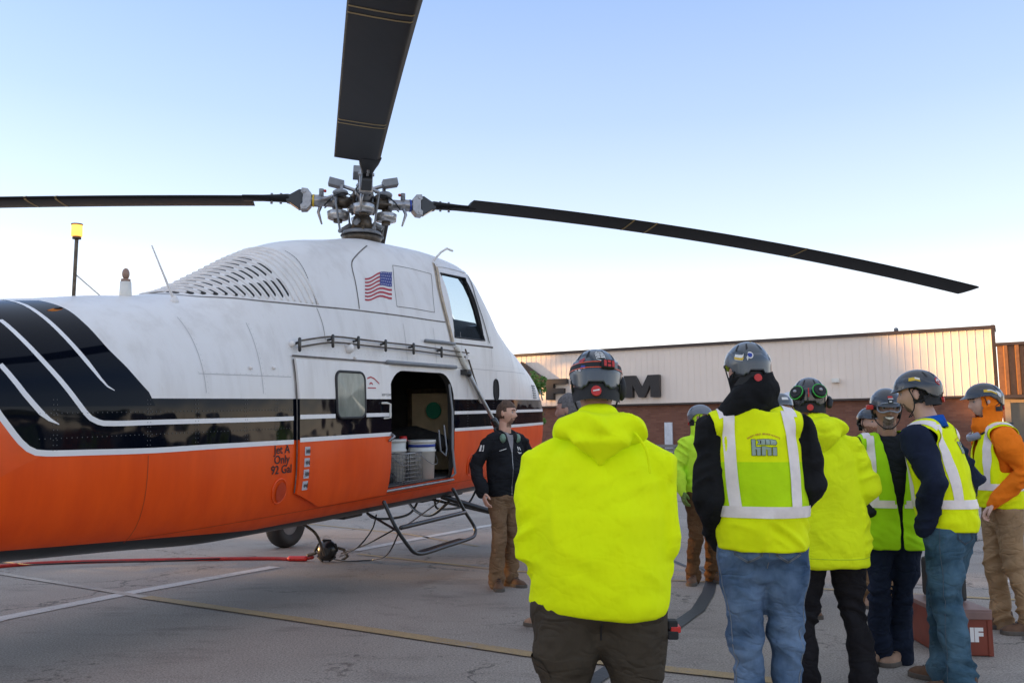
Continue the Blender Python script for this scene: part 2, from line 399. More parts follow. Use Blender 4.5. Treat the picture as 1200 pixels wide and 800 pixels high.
ribbon('tar_seal_strip', [(640, 835), (700, 795), (745, 765), (785, 738), (818, 715), (830, 695), (836, 672), (822, 664)], .115, .009, M['tar'])
ribbon('tar_seal_branch', [(836, 676), (800, 662), (778, 652), (740, 641), (600, 630)], .06, .005, M['tar'])
ribbon('pavement_joint', [(960, 668), (1012, 655), (1100, 640), (1300, 612)], .035, .005, M['crack'])
ribbon('far_pavement_joint', [(740, 588), (1000, 586), (1190, 584), (1400, 582)], .12, .005, M['crack'])
for k in range(5): ribbon('crossing_bar', [(1176-k*3, 655+k*6.2), (1330, 661+k*7.5)], .12+.02*k, .005, M['wline'])

# ---- store building ------------------------------------------------------
K = Vector((21.1, 37.4, 0)); Ld = Vector((-.865, .502, 0)).normalized(); Nd = Vector((-Ld.y, Ld.x, 0))
if Nd.y > 0: Nd = -Nd
BM = Matrix((( *(-Ld)[:3],), (*(-Nd)[:3],), (0, 0, 1))).transposed().to_4x4(); BM.translation = K
# local x runs right along the facade (corner at 0), y goes into the building, z up
M['clad'] = simple('cream_cladding', (.82, .70, .60), .5, var=.03, nscale=.5)
M['coping'] = simple('brown_coping', (.05, .032, .026), .5); M['brick'] = brick_mat()
M['brownrib'] = simple('brown_ribbed_metal', (.22, .095, .030), .45, var=.2)
M['tan'] = simple('tan_frame', (.36, .26, .17), .6); M['greywood'] = simple('grey_weathered', (.20, .19, .18), .8)
M['doorwhite'] = simple('white_door', (.62, .64, .68), .5); M['darkglass'] = simple('dark_window', (.06, .058, .055), .15)
bld = thing('store_building', 'long low store with cream ribbed metal cladding above a red brick wall', 'building', M=BM)
def clad(mb, x0, x1, z0, z1, pitch, rw, proud, y=0, mi=0):
    prof = []; x = x0
    while x < x1-1e-6:
        prof += [(x, y), (x+pitch-rw*1.6, y), (x+pitch-rw*1.3, y-proud), (x+pitch-rw*.3, y-proud)]; x += pitch
    prof.append((x1, y))
    mb.grid([[(px, py, z0), (px, py, z1)] for px, py in prof], mi, False)
PB, PT = 3.5, 6.4
m = MB(); clad(m, -62, 0, PB, PT, .32, .022, .014, y=-.30); clad_o = m.build('metal_cladding', M['clad'], bld)
m = MB(); m.box((-31, .9-.28, (PB+PT)/2), (62, 1.75, PT-PB-.02)); m.build('parapet_core', M['clad'], bld)
m = MB(); m.box((-31, .3, PT+.06), (62.5, 1.5, .14)); m.box((.14, .3, PT/2+PB/2+.1), (.14, 1.45, PT-PB+.1)); m.build('coping', M['coping'], bld)
m = MB(); m.box((-31, 15, PB/2), (62, 30, PB)); m.build('brick_wall', M['brick'], bld)
m = MB(); m.box((-31, 15.8, PT/2+1.5), (61.5, 28.2, PT-3.2)); m.build('roof_block', M['coping'], bld)
m = MB(); m.box((-31, -.14, PB-.05), (62, .28, .08)); m.build('soffit_trim', M['coping'], bld)
# lower brown wing on the right
m = MB(); clad(m, .25, 16, 3.45, 5.55, .42, .12, .13, y=-1.0); m.build('ribbed_fascia', M['brownrib'], bld)
m = MB(); m.box((8.2, 3.05, 4.49), (15.8, 8, 2.05)); m.build('wing_core', M['coping'], bld)
m = MB(); m.box((8.2, -.9, 5.62), (16, .5, .12)); m.box((8.2, -.8, 3.38), (16, .6, .14)); m.build('fascia_trim', M['coping'], bld)
m = MB(); m.box((8.2, 3.2, 1.65), (15.8, 7, 3.28)); m.build('wing_wall', M['brick'], bld)
m = MB()
for x in (.5, 3.3, 6.2, 9.1): m.box((x, -.40, 1.95), (.22, .16, 2.6))
m.box((4.8, -.40, 3.22), (9, .15, .16)); m.box((4.8, -.42, .75), (9, .2, .2)); m.build('window_frame', M['tan'], bld)
m = MB(); m.box((4.8, -.33, 2.0), (8.6, .05, 2.3)); m.build('shop_window', M['darkglass'], bld)
m = MB(); m.box((2.35, -.45, 2.55), (.45, .03, .7)); m.build('window_poster', simple('pale_poster', (.5, .6, .48), .6), bld)
# white door, lamp, vent
def facade_x(px):      # facade local x under a photo column
    d = ray(px, 500); k = d[0]/d[1]; t = (K.x-k*K.y)/(k*Ld.y-Ld.x); return -t
fx = facade_x(784); m = MB(); m.box((fx, -.06, 1.25), (.42, .12, 2.5)); m.build('door', M['doorwhite'], bld)
m = MB(); m.box((facade_x(984), -.50, 4.35), (.34, .3, .2)); m.build('wall_light', M['bucket'], bld, bevel=.02)
m = MB(); m.cyl((facade_x(1054), .8, PT), (facade_x(1054), .8, PT+.32), .07); m.sphere((facade_x(1054), .8, PT+.34), .11); m.build('roof_vent', M['greymetal'], bld)
# sign
M['signdark'] = simple('sign_dark_brown', (.018, .014, .014), .45); M['signlit'] = simple('sign_sunlit_orange', (.50, .16, .03), .5)
sg = thing('store_sign', 'dark brown block letters and arrow emblem on the cream cladding', 'sign', M=BM)
def letter(polys, name='letter', mat='signdark', dep=.28, mats=None):
    mb = MB()
    for poly in polys: mb.prism(poly, lambda u, v, w: (u, -.36-w, v), dep)
    return mb.build(name, M[mat], sg)
def lx(px): return facade_x(px)
zb, zt = 3.82, 4.98
def L(px0, px1, shapes):
    a, b = lx(px0), lx(px1)
    letter([[(a+(b-a)*u, zb+(zt-zb)*v) for u, v in poly] for poly in shapes])
L(646, 670, [[(0, 0), (.36, 0), (.36, .3), (.85, .3), (.85, .55), (.36, .55), (.36, .76), (1, .76), (1, 1), (0, 1)]])
L(674, 702, [[(0, 0), (.27, 0), (.34, .22), (.66, .22), (.73, 0), (1, 0), (.66, 1), (.5, 1), (.5, .72), (.41, .44), (.59, .44), (.5, .72), (.5, 1), (.34, 1)]])
L(706, 733, [[(0, 0), (.32, 0), (.32, .35), (.46, .35), (.64, 0), (1, 0), (.78, .4), (.93, .55), (.95, .8), (.8, .97), (.6, 1), (0, 1), (0, .6), (.32, .6), (.32, .76), (.55, .76), (.6, .68), (.55, .59), (0, .585)]])
L(737, 778.5, [[(0, 0), (.25, 0), (.25, .56), (.42, 0), (.58, 0), (.75, .56), (.75, 0), (1, 0), (1, 1), (.68, 1), (.5, .42), (.32, 1), (0, 1)]])
a, b = lx(609), lx(645)
letter([[(a+(b-a)*.23, 6.05), (a+(b-a)*1, 4.98), (a+(b-a)*.86, 4.55), (a+(b-a)*.23, 5.45)]], 'emblem_roof')
letter([[(a+(b-a)*-.05, 5.4), (a+(b-a)*.225, 6.04), (a+(b-a)*.225, 5.0), (a+(b-a)*.05, 4.9)]], 'emblem_sunlit_side', 'signlit')  # sunlit left face of the brown emblem, its light painted in as orange

# ---- grey slatted bench-stack by the white door
gx = facade_x(784)
st = thing('slatted_bench', 'grey weathered slatted bench against the brick wall below the white door', 'bench', M=BM @ Matrix.Translation((gx-.1, -.7, 0)))
for k in range(5):
    m = MB(); m.box((0, -.05*k+.1, 1.28-.2*k), (1.5, .06, .15)); m.build('slat', M['greywood'], st)
for x in (-.68, .68): m = MB(); m.box((x, 0, .62), (.08, .5, 1.24)); m.build('leg', M['greywood'], st)

# ---- vegetation ----------------------------------------------------------
def leafmat(name, c):
    m, nt, b = _mat(name); n = _noise(nt, .9, 3)
    c = np.array(c); r = _ramp(nt, n.outputs[0], [(.3, tuple(c*.6)), (.7, tuple(c*1.4))]); nt.links.new(r.outputs[0], b.inputs['Base Color'])
    b.inputs['Roughness'].default_value = .7; return m
M['leaf'] = leafmat('tree_leaves', (.045, .085, .02)); M['leaf2'] = leafmat('young_leaves', (.10, .20, .03)); M['bark'] = simple('bark', (.09, .065, .05), .9)
def foliage(c, rad, n, size, seed, clumps=14):
    rr = random.Random(seed); mb = MB(); cl = []
    for _ in range(clumps):
        v = Vector((rr.gauss(0, 1), rr.gauss(0, 1), rr.gauss(0, 1))).normalized()*rr.uniform(.25, .8)
        cl.append((Vector((v.x*rad[0], v.y*rad[1], v.z*rad[2])), rr.uniform(.28, .5)))
    for i in range(n):
        cc, cr = cl[i % clumps]; v = Vector((rr.gauss(0, 1), rr.gauss(0, 1), rr.gauss(0, 1))).normalized()*rr.uniform(.5, 1)**.5
        p = Vector(c)+cc+Vector((v.x*rad[0], v.y*rad[1], v.z*rad[2]))*cr
        a = Vector((rr.gauss(0, 1), rr.gauss(0, 1), rr.gauss(0, .7))).normalized(); b_ = a.orthogonal().normalized(); s_ = size*rr.uniform(.6, 1.3)
        mb.add([p-a*s_, p+b_*s_*.55, p+a*s_, p-b_*s_*.55], [(0, 1, 2, 3)], 0, False)
    return mb
def trunk(h, r, rad, seed):
    rr = random.Random(seed); mb = MB(); mb.tube([(0, 0, -.1), (.03*h*rr.uniform(-1, 1), 0, h*.35), (0, .02*h, h*.62), (0, 0, h*.9)], [r*1.3, r, r*.7, r*.2], 8)
    for k in range(6):
        a = rr.uniform(0, 6.28); z0 = h*rr.uniform(.3, .6)
        mb.tube([(0, 0, z0), (math.cos(a)*rad*.35, math.sin(a)*rad*.35, z0+h*.12), (math.cos(a)*rad*.75, math.sin(a)*rad*.75, z0+h*.22)], [r*.5, r*.3, r*.08], 6)
    return mb
# unseen trees: west belt added to block low sun, east ones mirrored in paint
tree_f = []; tree_t = []
for s_ in range(3):
    mb = foliage((0, 0, 7.6), (4.6, 4.6, 5.2), 2600, .52, s_, 26)
    mb.sphere((0, 0, 7.2), (3.4, 3.4, 4.2), 12, 8); tree_f.append(mb.mesh('crown', [M['leaf']])); tree_t.append(trunk(11, .32, 4, s_).mesh('trunk', [M['bark']]))
rr = random.Random(5)
def tree_at(x, y, i, sc=1.0, grp='unseen trees around the edge of the lot', lab='unseen tall broad leafy tree in the belt around the lot', sx=1.0):
    t = thing('tree', lab, 'tree', (x, y, 0), rr.uniform(0, 6.28), grp); t.scale = (sc*sx, sc*sx, sc)
    for n_, me in (('crown', tree_f[i % 3]), ('trunk', tree_t[i % 3])): link(n_, me, t)
Sv = Vector((SUN_AZ[0], SUN_AZ[1])).normalized(); Pv = Vector((.166, .986)).normalized()
u = -62; i = 0
while u < 34.5:
    p = Sv*rr.uniform(72, 80) + Pv*u; tree_at(p.x, p.y, i, rr.uniform(.95, 1.12)); u += 4.6; i += 1
p = Sv*75 + Pv*34.3; tree_at(p.x, p.y, i)
p = Sv*75 + Pv*44.0; tree_at(p.x, p.y, i, 1.0, None, 'unseen lone tree added to shade the middle of the store front', .97)  # unseen tree, placed and widened to shade the middle of the cladding
p = Sv*75 + Pv*56; 
hb = MB()  # unseen hedge, its height set to shade the brick below the cladding
for k in range(22):
    q = Sv*(74+rr.uniform(-1, 1)) + Pv*(36+k*.72); hb.sphere((q.x, q.y, 2.6), (1.5, 1.5, 4.4*rr.uniform(.94, 1.04)), 10, 8)
hb.build('hedge', M['leaf'], label='unseen tall hedge added to keep the low sun off the brick wall', cat='hedge')
for k in range(20):
    a = R(-75 + k*8.2); d = rr.uniform(52, 62); x, y = 8+math.cos(a)*d, -4+math.sin(a)*d
    if y < 22: tree_at(x, y, k, rr.uniform(.5, .82))
# sapling and shrubs past the nose
def pxpos(px, D): return (px-600)/1000*D, D
x, y = pxpos(629, 26)
sp = thing('young_tree', 'slim young leafy tree just past the nose of the helicopter', 'tree', (x, y, 0))
fm = foliage((0, 0, 3.15), (.36, .36, .5), 700, .055, 3, 12)
for (cx, cz, rx) in ((.1, 2.2, .22), (-.1, 2.5, .25)): 
    f2 = foliage((cx, 0, cz), (rx, rx, .25), 260, .05, int(cz*10), 4); fm.add(f2.v, f2.f, 0, False)
fm.build('crown', M['leaf2'], sp); trunk(3.2, .03, .5, 2).build('trunk', M['bark'], sp)
hb = MB()
for k in range(9):
    xx, yy = pxpos(560+k*22, 27); f2 = foliage((xx, yy, .75), (.7, .6, .75), 800, .06, 40+k, 8); hb.add(f2.v, f2.f, 0, False)
hb.build('shrub_bed', M['leaf'], label='low green shrubs along the lot edge past the nose', cat='shrubs', kind='stuff')

# ================================================================== HELICOPTER
hd, he = R(24.2), R(2.6); HO = Vector((-1.76, 9.25, 0))
ha = Vector((math.sin(hd)*math.cos(he), math.cos(hd)*math.cos(he), math.sin(he))); hb_ = Vector((math.cos(hd), -math.sin(hd), 0)); hc = hb_.cross(ha)
HM = Matrix((ha, -hb_, hc)).transposed().to_4x4(); HM.translation = HO; HI = HM.inverted()
heli = thing('helicopter', 'large orange, black and white utility helicopter with its side cargo door open', 'helicopter', M=HM)
fw = hermite([-9.6, -7, -4.5, -3.3, -2, 2.4, 3.0, 3.5, 3.9, 4.2, 4.42, 4.54, 4.58], [.16, .5, .8, .845, .86, .86, .80, .735, .675, .58, .40, .19, .03])
ft = hermite([-9.6, -7, -4.5, -3.8, -3.25, -2.95, -2.6, -2.15, -1.7, -1.1, -.5, .2, 1.0, 1.75, 2.1, 2.4, 2.75, 3.1, 3.5, 3.9, 4.2, 4.42, 4.58], [2.2, 2.36, 2.45, 2.527, 2.61, 2.643, 2.709, 2.913, 3.143, 3.381, 3.50, 3.62, 3.635, 3.60, 3.312, 2.975, 2.786, 2.681, 2.528, 2.34, 2.05, 1.843, 1.6])
fb = hermite([-9.6, -7, -4.5, -3.3, -2.4, 2.6, 3.4, 3.9, 4.3, 4.58], [1.6, 1.22, .875, .778, .712, .685, .73, .82, 1.0, 1.42])
fnu = hermite([-9.6, -3, -1, .4, 1.2, 2.4, 3.2, 4.0, 4.6], [2.1, 2.1, 2.25, 2.5, 3.1, 3.2, 2.7, 2.5, 2.3])
fnl = hermite([-9.6, -4, -1, 3, 4.6], [2.6, 3.6, 4.6, 4.2, 2.6])
fzc = hermite([-9.6, -6, -4, 3, 4.58], [1.9, 1.75, 1.72, 1.72, 1.52])
def sec(s): return fw(s), fzc(s), ft(s)-fzc(s), fzc(s)-fb(s), fnu(s), fnl(s)
def surf(s, ph, off=0.0, side=-1):
    w, zc, hu, hl, nu, nl = sec(s); c, sn = math.cos(ph), math.sin(ph)
    n, h = (nu, hu) if sn >= 0 else (nl, hl)
    y = side*w*math.copysign(abs(c)**(2/n), c); z = zc+h*math.copysign(abs(sn)**(2/n), sn)
    p = Vector((s, y, z))
    return p + hnorm(p)*off if off else p
def fval(p):
    w, zc, hu, hl, nu, nl = sec(p[0]); n, h = (nu, hu) if p[2] >= zc else (nl, hl)
    return (abs(p[1])/w)**n + (abs(p[2]-zc)/h)**n - 1
def hnorm(p):
    e = 2e-3; g_ = Vector([(fval(Vector(p)+d)-fval(Vector(p)-d)) for d in (Vector((e, 0, 0)), Vector((0, e, 0)), Vector((0, 0, e)))])
    return g_.normalized()
HCAM = HI @ Vector((0, 0, CAM_H))
def hcast(px, py, off=0.0, full=False):
    d = (HI.to_3x3() @ Vector(ray(px, py))); t = 3.0; pf = 1
    best = None
    while t < 16:
        p = HCAM + d*t
        if -9.5 < p.x < 4.57:
            f_ = fval(p)
            if best is None or f_ < best[0]: best = (f_, t)
            if f_ < 0: break
        t += .03
    if t >= 16: t = best[1]
    else:
        lo, hi = t-.03, t
        for _ in range(14):
            mdl = (lo+hi)/2
            if fval(HCAM+d*mdl) < 0: hi = mdl
            else: lo = mdl
        t = hi
    p = HCAM + d*t
    return p + hnorm(p)*off if off else p
def sz(s, z, off=0.0, side=-1):                  # point on the starboard flank at station s, height z
    w, zc, hu, hl, nu, nl = sec(s); n, h = (nu, hu) if z >= zc else (nl, hl)
    q = max(0, 1-(abs(z-zc)/h)**n); p = Vector((s, side*w*q**(1/n), z))
    return p + hnorm(p)*off if off else p
def strip(name, A, B, off, mat, parent=None, nsub=2, n=8, **k):     # filled band between two lists of surface points
    mb = MB(); rows = []
    for i in range(len(A)):
        row = []
        for j in range(n+1):
            p = A[i].lerp(B[i], j/n)
            # push back out on the skin
            for _ in range(5):
                nn = hnorm(p); e = 1e-3; gm = (fval(p+nn*e)-fval(p-nn*e))/(2*e); p = p - nn*(fval(p)/max(gm, .3))*.9
            row.append(p + hnorm(p)*off)
        rows.append(row)
    mb.grid(rows); return mb.build(name, mat, parent or heli, **k)
def resample(pts, n):
    pts = [Vector(p) for p in pts]; L_ = [0]
    for i in range(1, len(pts)): L_.append(L_[-1]+(pts[i]-pts[i-1]).length)
    out = []
    for k in range(n):
        d = L_[-1]*k/(n-1); i = 1
        while i < len(L_)-1 and L_[i] < d: i += 1
        u_ = (d-L_[i-1])/max(1e-9, L_[i]-L_[i-1])
        p0 = pts[max(i-2, 0)]; p1 = pts[i-1]; p2 = pts[i]; p3 = pts[min(i+1, len(pts)-1)]
        out.append(.5*((2*p1)+(p2-p0)*u_+(2*p0-5*p1+4*p2-p3)*u_**2+(3*p1-p0-3*p2+p3)*u_**3))
    return out
def line_on(name, pts, width, off, mat, parent=None, taper=False, n=None, **k):   # painted line / seam along surface points
    pts = [Vector(p) for p in pts]
    if n is None: n = max(6, int(sum((pts[i+1]-pts[i]).length for i in range(len(pts)-1))/.06))
    P = resample(pts, n); A = []; B = []
    for i, p in enumerate(P):
        d = (P[min(i+1, n-1)]-P[max(i-1, 0)]).normalized(); nn = hnorm(p); q = d.cross(nn).normalized()
        w = width/2*((1-((i/(n-1)-.75)/.25)*.85) if taper and i/(n-1) > .75 else 1)
        A.append(p+q*w); B.append(p-q*w)
    return strip(name, A, B, off, mat, parent, n=1, **k)

# --- hull solid with cabin and cockpit hollowed out
def loft(ss, f, nphi=112):
    mb = MB(); rows = []
    for s in ss: rows.append([f(s, 2*math.pi*j/nphi) for j in range(nphi)])
    vs = [p for r in rows for p in r]; fs = [(i*nphi+j, i*nphi+(j+1) % nphi, (i+1)*nphi+(j+1) % nphi, (i+1)*nphi+j) for i in range(len(ss)-1) for j in range(nphi)]
    fs += [list(range(nphi))[::-1], [(len(ss)-1)*nphi+j for j in range(nphi)]]
    mb.add(vs, fs); return mb
ss = list(np.arange(-9.6, -4.6, .5))+list(np.arange(-4.6, 3.4, .08))+list(np.arange(3.4, 4.5, .04))+[4.50, 4.53, 4.555, 4.57, 4.58]
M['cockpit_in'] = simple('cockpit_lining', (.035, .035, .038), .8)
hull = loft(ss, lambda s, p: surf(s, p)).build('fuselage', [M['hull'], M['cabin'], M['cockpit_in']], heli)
def cutter(mb, mi):
    me = mb.mesh('cut', [M['hull'], M['cabin'], M['cockpit_in']])
    for p_ in me.polygons: p_.material_index = mi
    o = link('cut', me); o.matrix_basis = HM.copy(); return o
def rrect(s0, s1, z0, z1, rt, rb=None, n=7):
    rb = rt if rb is None else rb; P = []
    for (cx, cz, r_, a0) in ((s1-rt, z1-rt, rt, 0), (s0+rt, z1-rt, rt, 90), (s0+rb, z0+rb, rb, 180), (s1-rb, z0+rb, rb, 270)):
        for k in range(n+1): a = R(a0+90*k/n); P.append((cx+r_*math.cos(a), cz+r_*math.sin(a)))
    return P
D0, D1, DZ0, DZ1 = -.49, .87, .965, 2.13
cuts = []
m = MB(); m.box((.0, 0, 1.645), (3.0, 1.56, 1.36)); cuts.append(cutter(m, 1))
m = MB(); m.prism(rrect(D0, D1, DZ0, DZ1, .30, .03), lambda u_, v, w: (u_, -1.3+w, v), .9); cuts.append(cutter(m, 0))
def ck(s, p):
    q = surf(s, p); w, zc, *_ = sec(s); return Vector((q.x, q.y*.93, 2.42+max(0, (q.z-2.42))*.93 if q.z > 2.42 else 2.42))
m = MB(); sc_ = list(np.arange(.95, 2.55, .1)); nphi = 48; rows = []
for s in sc_: rows.append([surf(s, R(-0)+math.pi*j/nphi) for j in range(nphi+1)])
rows2 = []
for r_ in rows:
    rows2.append([Vector((p.x, p.y*.92, p.z-.07)) for p in r_ if p.z > 2.5])
kmin = min(len(r_) for r_ in rows2)
rows2 = [[Vector((r_[0].x, r_[0].y, 2.42))]+resample(r_, 20)+[Vector((r_[-1].x, r_[-1].y, 2.42))] for r_ in rows2]
vs = [p for r_ in rows2 for p in r_]; mm = 22
fs = [(i*mm+j, i*mm+(j+1) % mm, (i+1)*mm+(j+1) % mm, (i+1)*mm+j) for i in range(len(rows2)-1) for j in range(mm)]+[list(range(mm))[::-1], [(len(rows2)-1)*mm+j for j in range(mm)]]
m.add(vs, fs); cuts.append(cutter(m, 2))
WPX = [(516, 320), (545, 326), (568, 399), (533, 395)]
WP = [hcast(*q) for q in WPX]; wo = [(p.x, p.z) for p in WP]
m = MB(); m.prism([(wo[0][0], wo[0][1]), (wo[1][0], wo[1][1]), (wo[2][0], wo[2][1]), (wo[3][0], wo[3][1])], lambda u_, v, w: (u_, -1.3+w, v), 2.6); cuts.append(cutter(m, 0))
for sgn in (-1, 1):      # windscreen panes
    m = MB(); m.prism([(sgn*.03, 2.86), (sgn*.64, 2.76), (sgn*.54, 3.42), (sgn*.03, 3.48)], lambda u_, v, w: (1.75+w, u_, v), 1.6); cuts.append(cutter(m, 0))
bpy.context.view_layer.update()
for c in cuts:
    md = hull.modifiers.new('cut', 'BOOLEAN'); md.object = c; md.operation = 'DIFFERENCE'; md.solver = 'EXACT'
bpy.context.view_layer.update(); dg = bpy.context.evaluated_depsgraph_get()
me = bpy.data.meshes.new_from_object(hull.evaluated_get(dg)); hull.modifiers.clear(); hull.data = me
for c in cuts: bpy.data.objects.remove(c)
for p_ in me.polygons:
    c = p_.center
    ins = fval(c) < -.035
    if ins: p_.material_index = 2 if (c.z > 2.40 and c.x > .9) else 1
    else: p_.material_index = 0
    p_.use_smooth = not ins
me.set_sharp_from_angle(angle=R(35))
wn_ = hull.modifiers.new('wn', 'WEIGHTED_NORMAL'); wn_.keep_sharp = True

# --- paint scheme: swoosh, pin stripes
e1 = [hcast(*q) for q in [(45, 352), (75, 361), (100, 380), (125, 407), (150, 432), (165, 449), (177, 462)]]
e0 = [hcast(*q) for q in [(2, 354), (3, 375), (5, 400), (8, 430), (12, 460), (20, 485), (39, 515)]]
# swoosh body: everything aft of the edge, down to the tan line
cowl0 = math.asin((1.79-fzc(-5.6))/(ft(-5.6)-fzc(-5.6)))**1.0*0 + math.asin(((1.79-fzc(-5.6))/(ft(-5.6)-fzc(-5.6)))**(fnu(-5.6)/2)); nrow = 34; E1 = resample(e1, nrow); A = []; B = []
E1[-1] = sz(E1[-1].x+.03, 1.79); E1[-2].z -= .0
for i, p in enumerate(E1):
    A.append(p)
    B.append(surf(-5.6, R(84)*(1-i/(nrow-1)) + cowl0*(i/(nrow-1))))
sw = strip('black_swoosh', A, B, .0016, M['gloss_black'], n=26)
def hl(px_list, width, taper=False, off=.0035, name='pin_stripe', mat='stripe'):
    return line_on(name, [hcast(*q) for q in px_list], width, off, M[mat], taper=taper)
SW = .034
hl([(2, 351), (25, 356), (50, 371), (75, 394), (100, 422), (122, 449), (134, 457.5)], SW, True)
hl([(0, 375), (25, 397), (50, 423), (75, 451), (95, 477), (104, 488), (114, 494), (132, 496), (200, 494), (300, 491.5), (344, 490)], SW)
hl([(0, 427), (15, 444), (30, 463), (45, 480), (54, 489), (69, 497)], SW, True)
hl([(-6, 478), (0, 487), (9, 499), (18, 511), (28, 522), (39, 529), (54, 531), (100, 530), (180, 527.5), (250, 523), (344, 517.5)], .036)
# orange below the aft sweep of the swoosh
ao = [hcast(*q) for q in [(-6, 478), (0, 487), (9, 499), (18, 511), (28, 522), (39, 529), (54, 531)]]
AO = resample(ao, 16); strip('orange_sweep', AO, [sz(-5.4, 1.45-.03*i) for i in range(16)], .0022, M['orange'], n=6)
def zline(s0, s1, z, width, off, name='pin_stripe', mat='stripe', parent=None):
    n = max(3, int((s1-s0)/.08)); return line_on(name, [sz(s0+(s1-s0)*i/n, z, 0) for i in range(n+1)], width, off, M[mat], parent)
# --- sliding door panel (part) over the aft side of the opening
DP0, DP1 = -1.90, D0-.005
door = MB(); poly = []
def door_pt(s, z, off): return sz(s, z, off)
S_ = np.linspace(DP0, DP1, 24); Z_ = list(np.linspace(.93, 2.17, 26))
def zlo(s): return .93 if s > DP0+.34 else .93+ (DP0+.34-s)*.40
rows_o = [[door_pt(s, zlo(s)+(z-.93)*(2.17-zlo(s))/(1.24), .034) for z in Z_] for s in S_]
rows_i = [[door_pt(s, zlo(s)+(z-.93)*(2.17-zlo(s))/(1.24), .004) for z in Z_] for s in S_]
door.grid(rows_o); door.grid(rows_i)
edge_o = [r_[0] for r_ in rows_o]+rows_o[-1][1:]+[r_[-1] for r_ in rows_o[::-1]][1:]+rows_o[0][::-1][1:]
edge_i = [r_[0] for r_ in rows_i]+rows_i[-1][1:]+[r_[-1] for r_ in rows_i[::-1]][1:]+rows_i[0][::-1][1:]
door.grid([edge_o, edge_i], 0, False)
dpo = door.build('sliding_door', M['hull'], heli)
for (z, w_) in ((1.50, .036), (1.69, .036)):
    zline(DP0, -1.41, z, w_, .037, parent=dpo); zline(-.93, DP1, z, w_, .037, parent=dpo)
zline(-1.41, -.93, 1.50, .036, .037, parent=dpo)
for (z, w_) in ((1.50, .036), (1.69, .036)): zline(.875, 4.2, z, w_, .0035)
# door window
ring = rrect(-1.39, -.95, 1.67, 2.08, .07, .07)
m = MB(); m.tube([sz(a_, b_, .038) for a_, b_ in ring], .014, 6, closed=True); m.build('window_frame', M['rubber'], dpo)
m = MB(); cx_, cz_ = -1.17, 1.875
pts = [sz(a_, b_, .044) for a_, b_ in ring]; m.add([sum(pts, Vector())/len(pts)]+pts, [(0, i+1, (i+1) % len(pts)+1) for i in range(len(pts))], 0, False); m.build('window_pane', simple('grey_green_pane', (.22, .235, .20), .06, var=.25, nscale=5, stretch=(3, 1, 1)), dpo)
# black lower part of the pane mirrors the band
m = MB(); 
for s_, z_ in ((-.61, 1.70), (-.61, 1.77)): pass
m.tube([sz(-.66, 1.80, .035), sz(-.64, 1.80, .075), sz(-.585, 1.79, .08), sz(-.585, 1.66, .08), sz(-.62, 1.655, .035)], .011, 8); m.build('door_handle', M['bucket'], dpo)
m = MB(); m.tube([sz(-.50, 1.50, .04), sz(-.53, 1.48, .09), sz(-.55, 1.44, .05)], .014, 8); m.build('door_latch', M['steel'], dpo)
# seams round the door
line_on('door_edge', [sz(DP0-.006, z, 0) for z in np.linspace(1.07, 2.17, 12)], .018, .012, M['seam'], dpo)
# --- rails
def tube_on(name, pts, r, mat, parent=None, seg=8, **k):
    m = MB(); m.tube(pts, r, seg); return m.build(name, M[mat], parent or heli, **k)
tube_on('upper_rail', [sz(-1.92+.2*i, 2.195, .022) for i in range(8)], .008, 'seam')
tube_on('track_rail', [sz(-.52+.2*i, 2.20, .030) for i in range(8)], .021, 'greymetal')
tube_on('sill_rail', [sz(-.50+.2*i, .952, .02) for i in range(8)], .014, 'steel')
for dz in (0, -.052):
    pp = [hcast(345, 401.5), hcast(384, 396), hcast(418, 399), hcast(450, 402.5), hcast(480, 405.5), hcast(513, 410), hcast(545, 414)]
    tube_on('grab_rail', [q+hnorm(q)*.05+Vector((0, 0, dz)) for q in resample(pp, 30)], .008, 'bronze')
for q in [(345, 403), (384, 398.5), (414, 400), (446, 403.5), (479, 407), (512, 411)]:
    p = hcast(*q); m = MB(); m.cyl(p, p+hnorm(p)*.07, .012, 8); m.tube([p+hnorm(p)*.06+Vector((0, 0, .025)), p+hnorm(p)*.06+Vector((0, 0, -.07))], .014, 8); m.build('rail_clamp', M['blackmetal'], heli)
# dome lamps, small fittings
for q, r_ in (((408, 408), .05), ((341, 403), .03), ((415, 419), .016), ((320, 431), .016), ((293, 431), .016)):
    p = hcast(*q); m = MB(); m.sphere(p+hnorm(p)*.01, r_, 12, 8); m.build('fitting', M['white'], heli)
# panel seams
def seam(pxs, w=.009, off=.0022, mat='seam'): return line_on('panel_seam', [hcast(*q) for q in pxs], w, off, M[mat])
seam([(174, 344.5), (225, 347), (275, 349.5), (320, 354), (371, 359), (422, 364), (470, 370), (522, 377.5)], .014)
seam([(334, 294), (347, 303), (357, 318), (365, 338), (371, 357)], .008)
seam([(430, 288), (418, 299), (412, 310), (417, 334), (421, 362)], .014)
seam([(460, 311), (482, 315), (505, 321)], .007); seam([(505, 321), (507, 344), (509, 366)], .007)
seam([(509, 366), (487, 362), (465, 359)], .007); seam([(465, 359), (462, 335), (460, 311)], .007)
seam([(371, 361), (378, 380), (381, 398)], .006)
M['faint'] = simple('faint_seam', (.50, .48, .47), .6)
for s_ in (-2.9, -2.3): seam_ = line_on('panel_seam', [sz(s_, z, 0) for z in np.linspace(1.88, 2.45, 8)], .006, .002, M['faint'])
for s_ in (-.1, .5, 1.1, 1.9, 2.6): line_on('panel_seam', [sz(s_, z, 0) for z in np.linspace(2.24, 2.62, 8)], .006, .002, M['faint'])
for s_ in (1.2, 2.0, 2.8, 3.4): line_on('panel_seam', [sz(s_, z, 0) for z in np.linspace(1.86, 2.2, 6)], .006, .002, M['faint'])
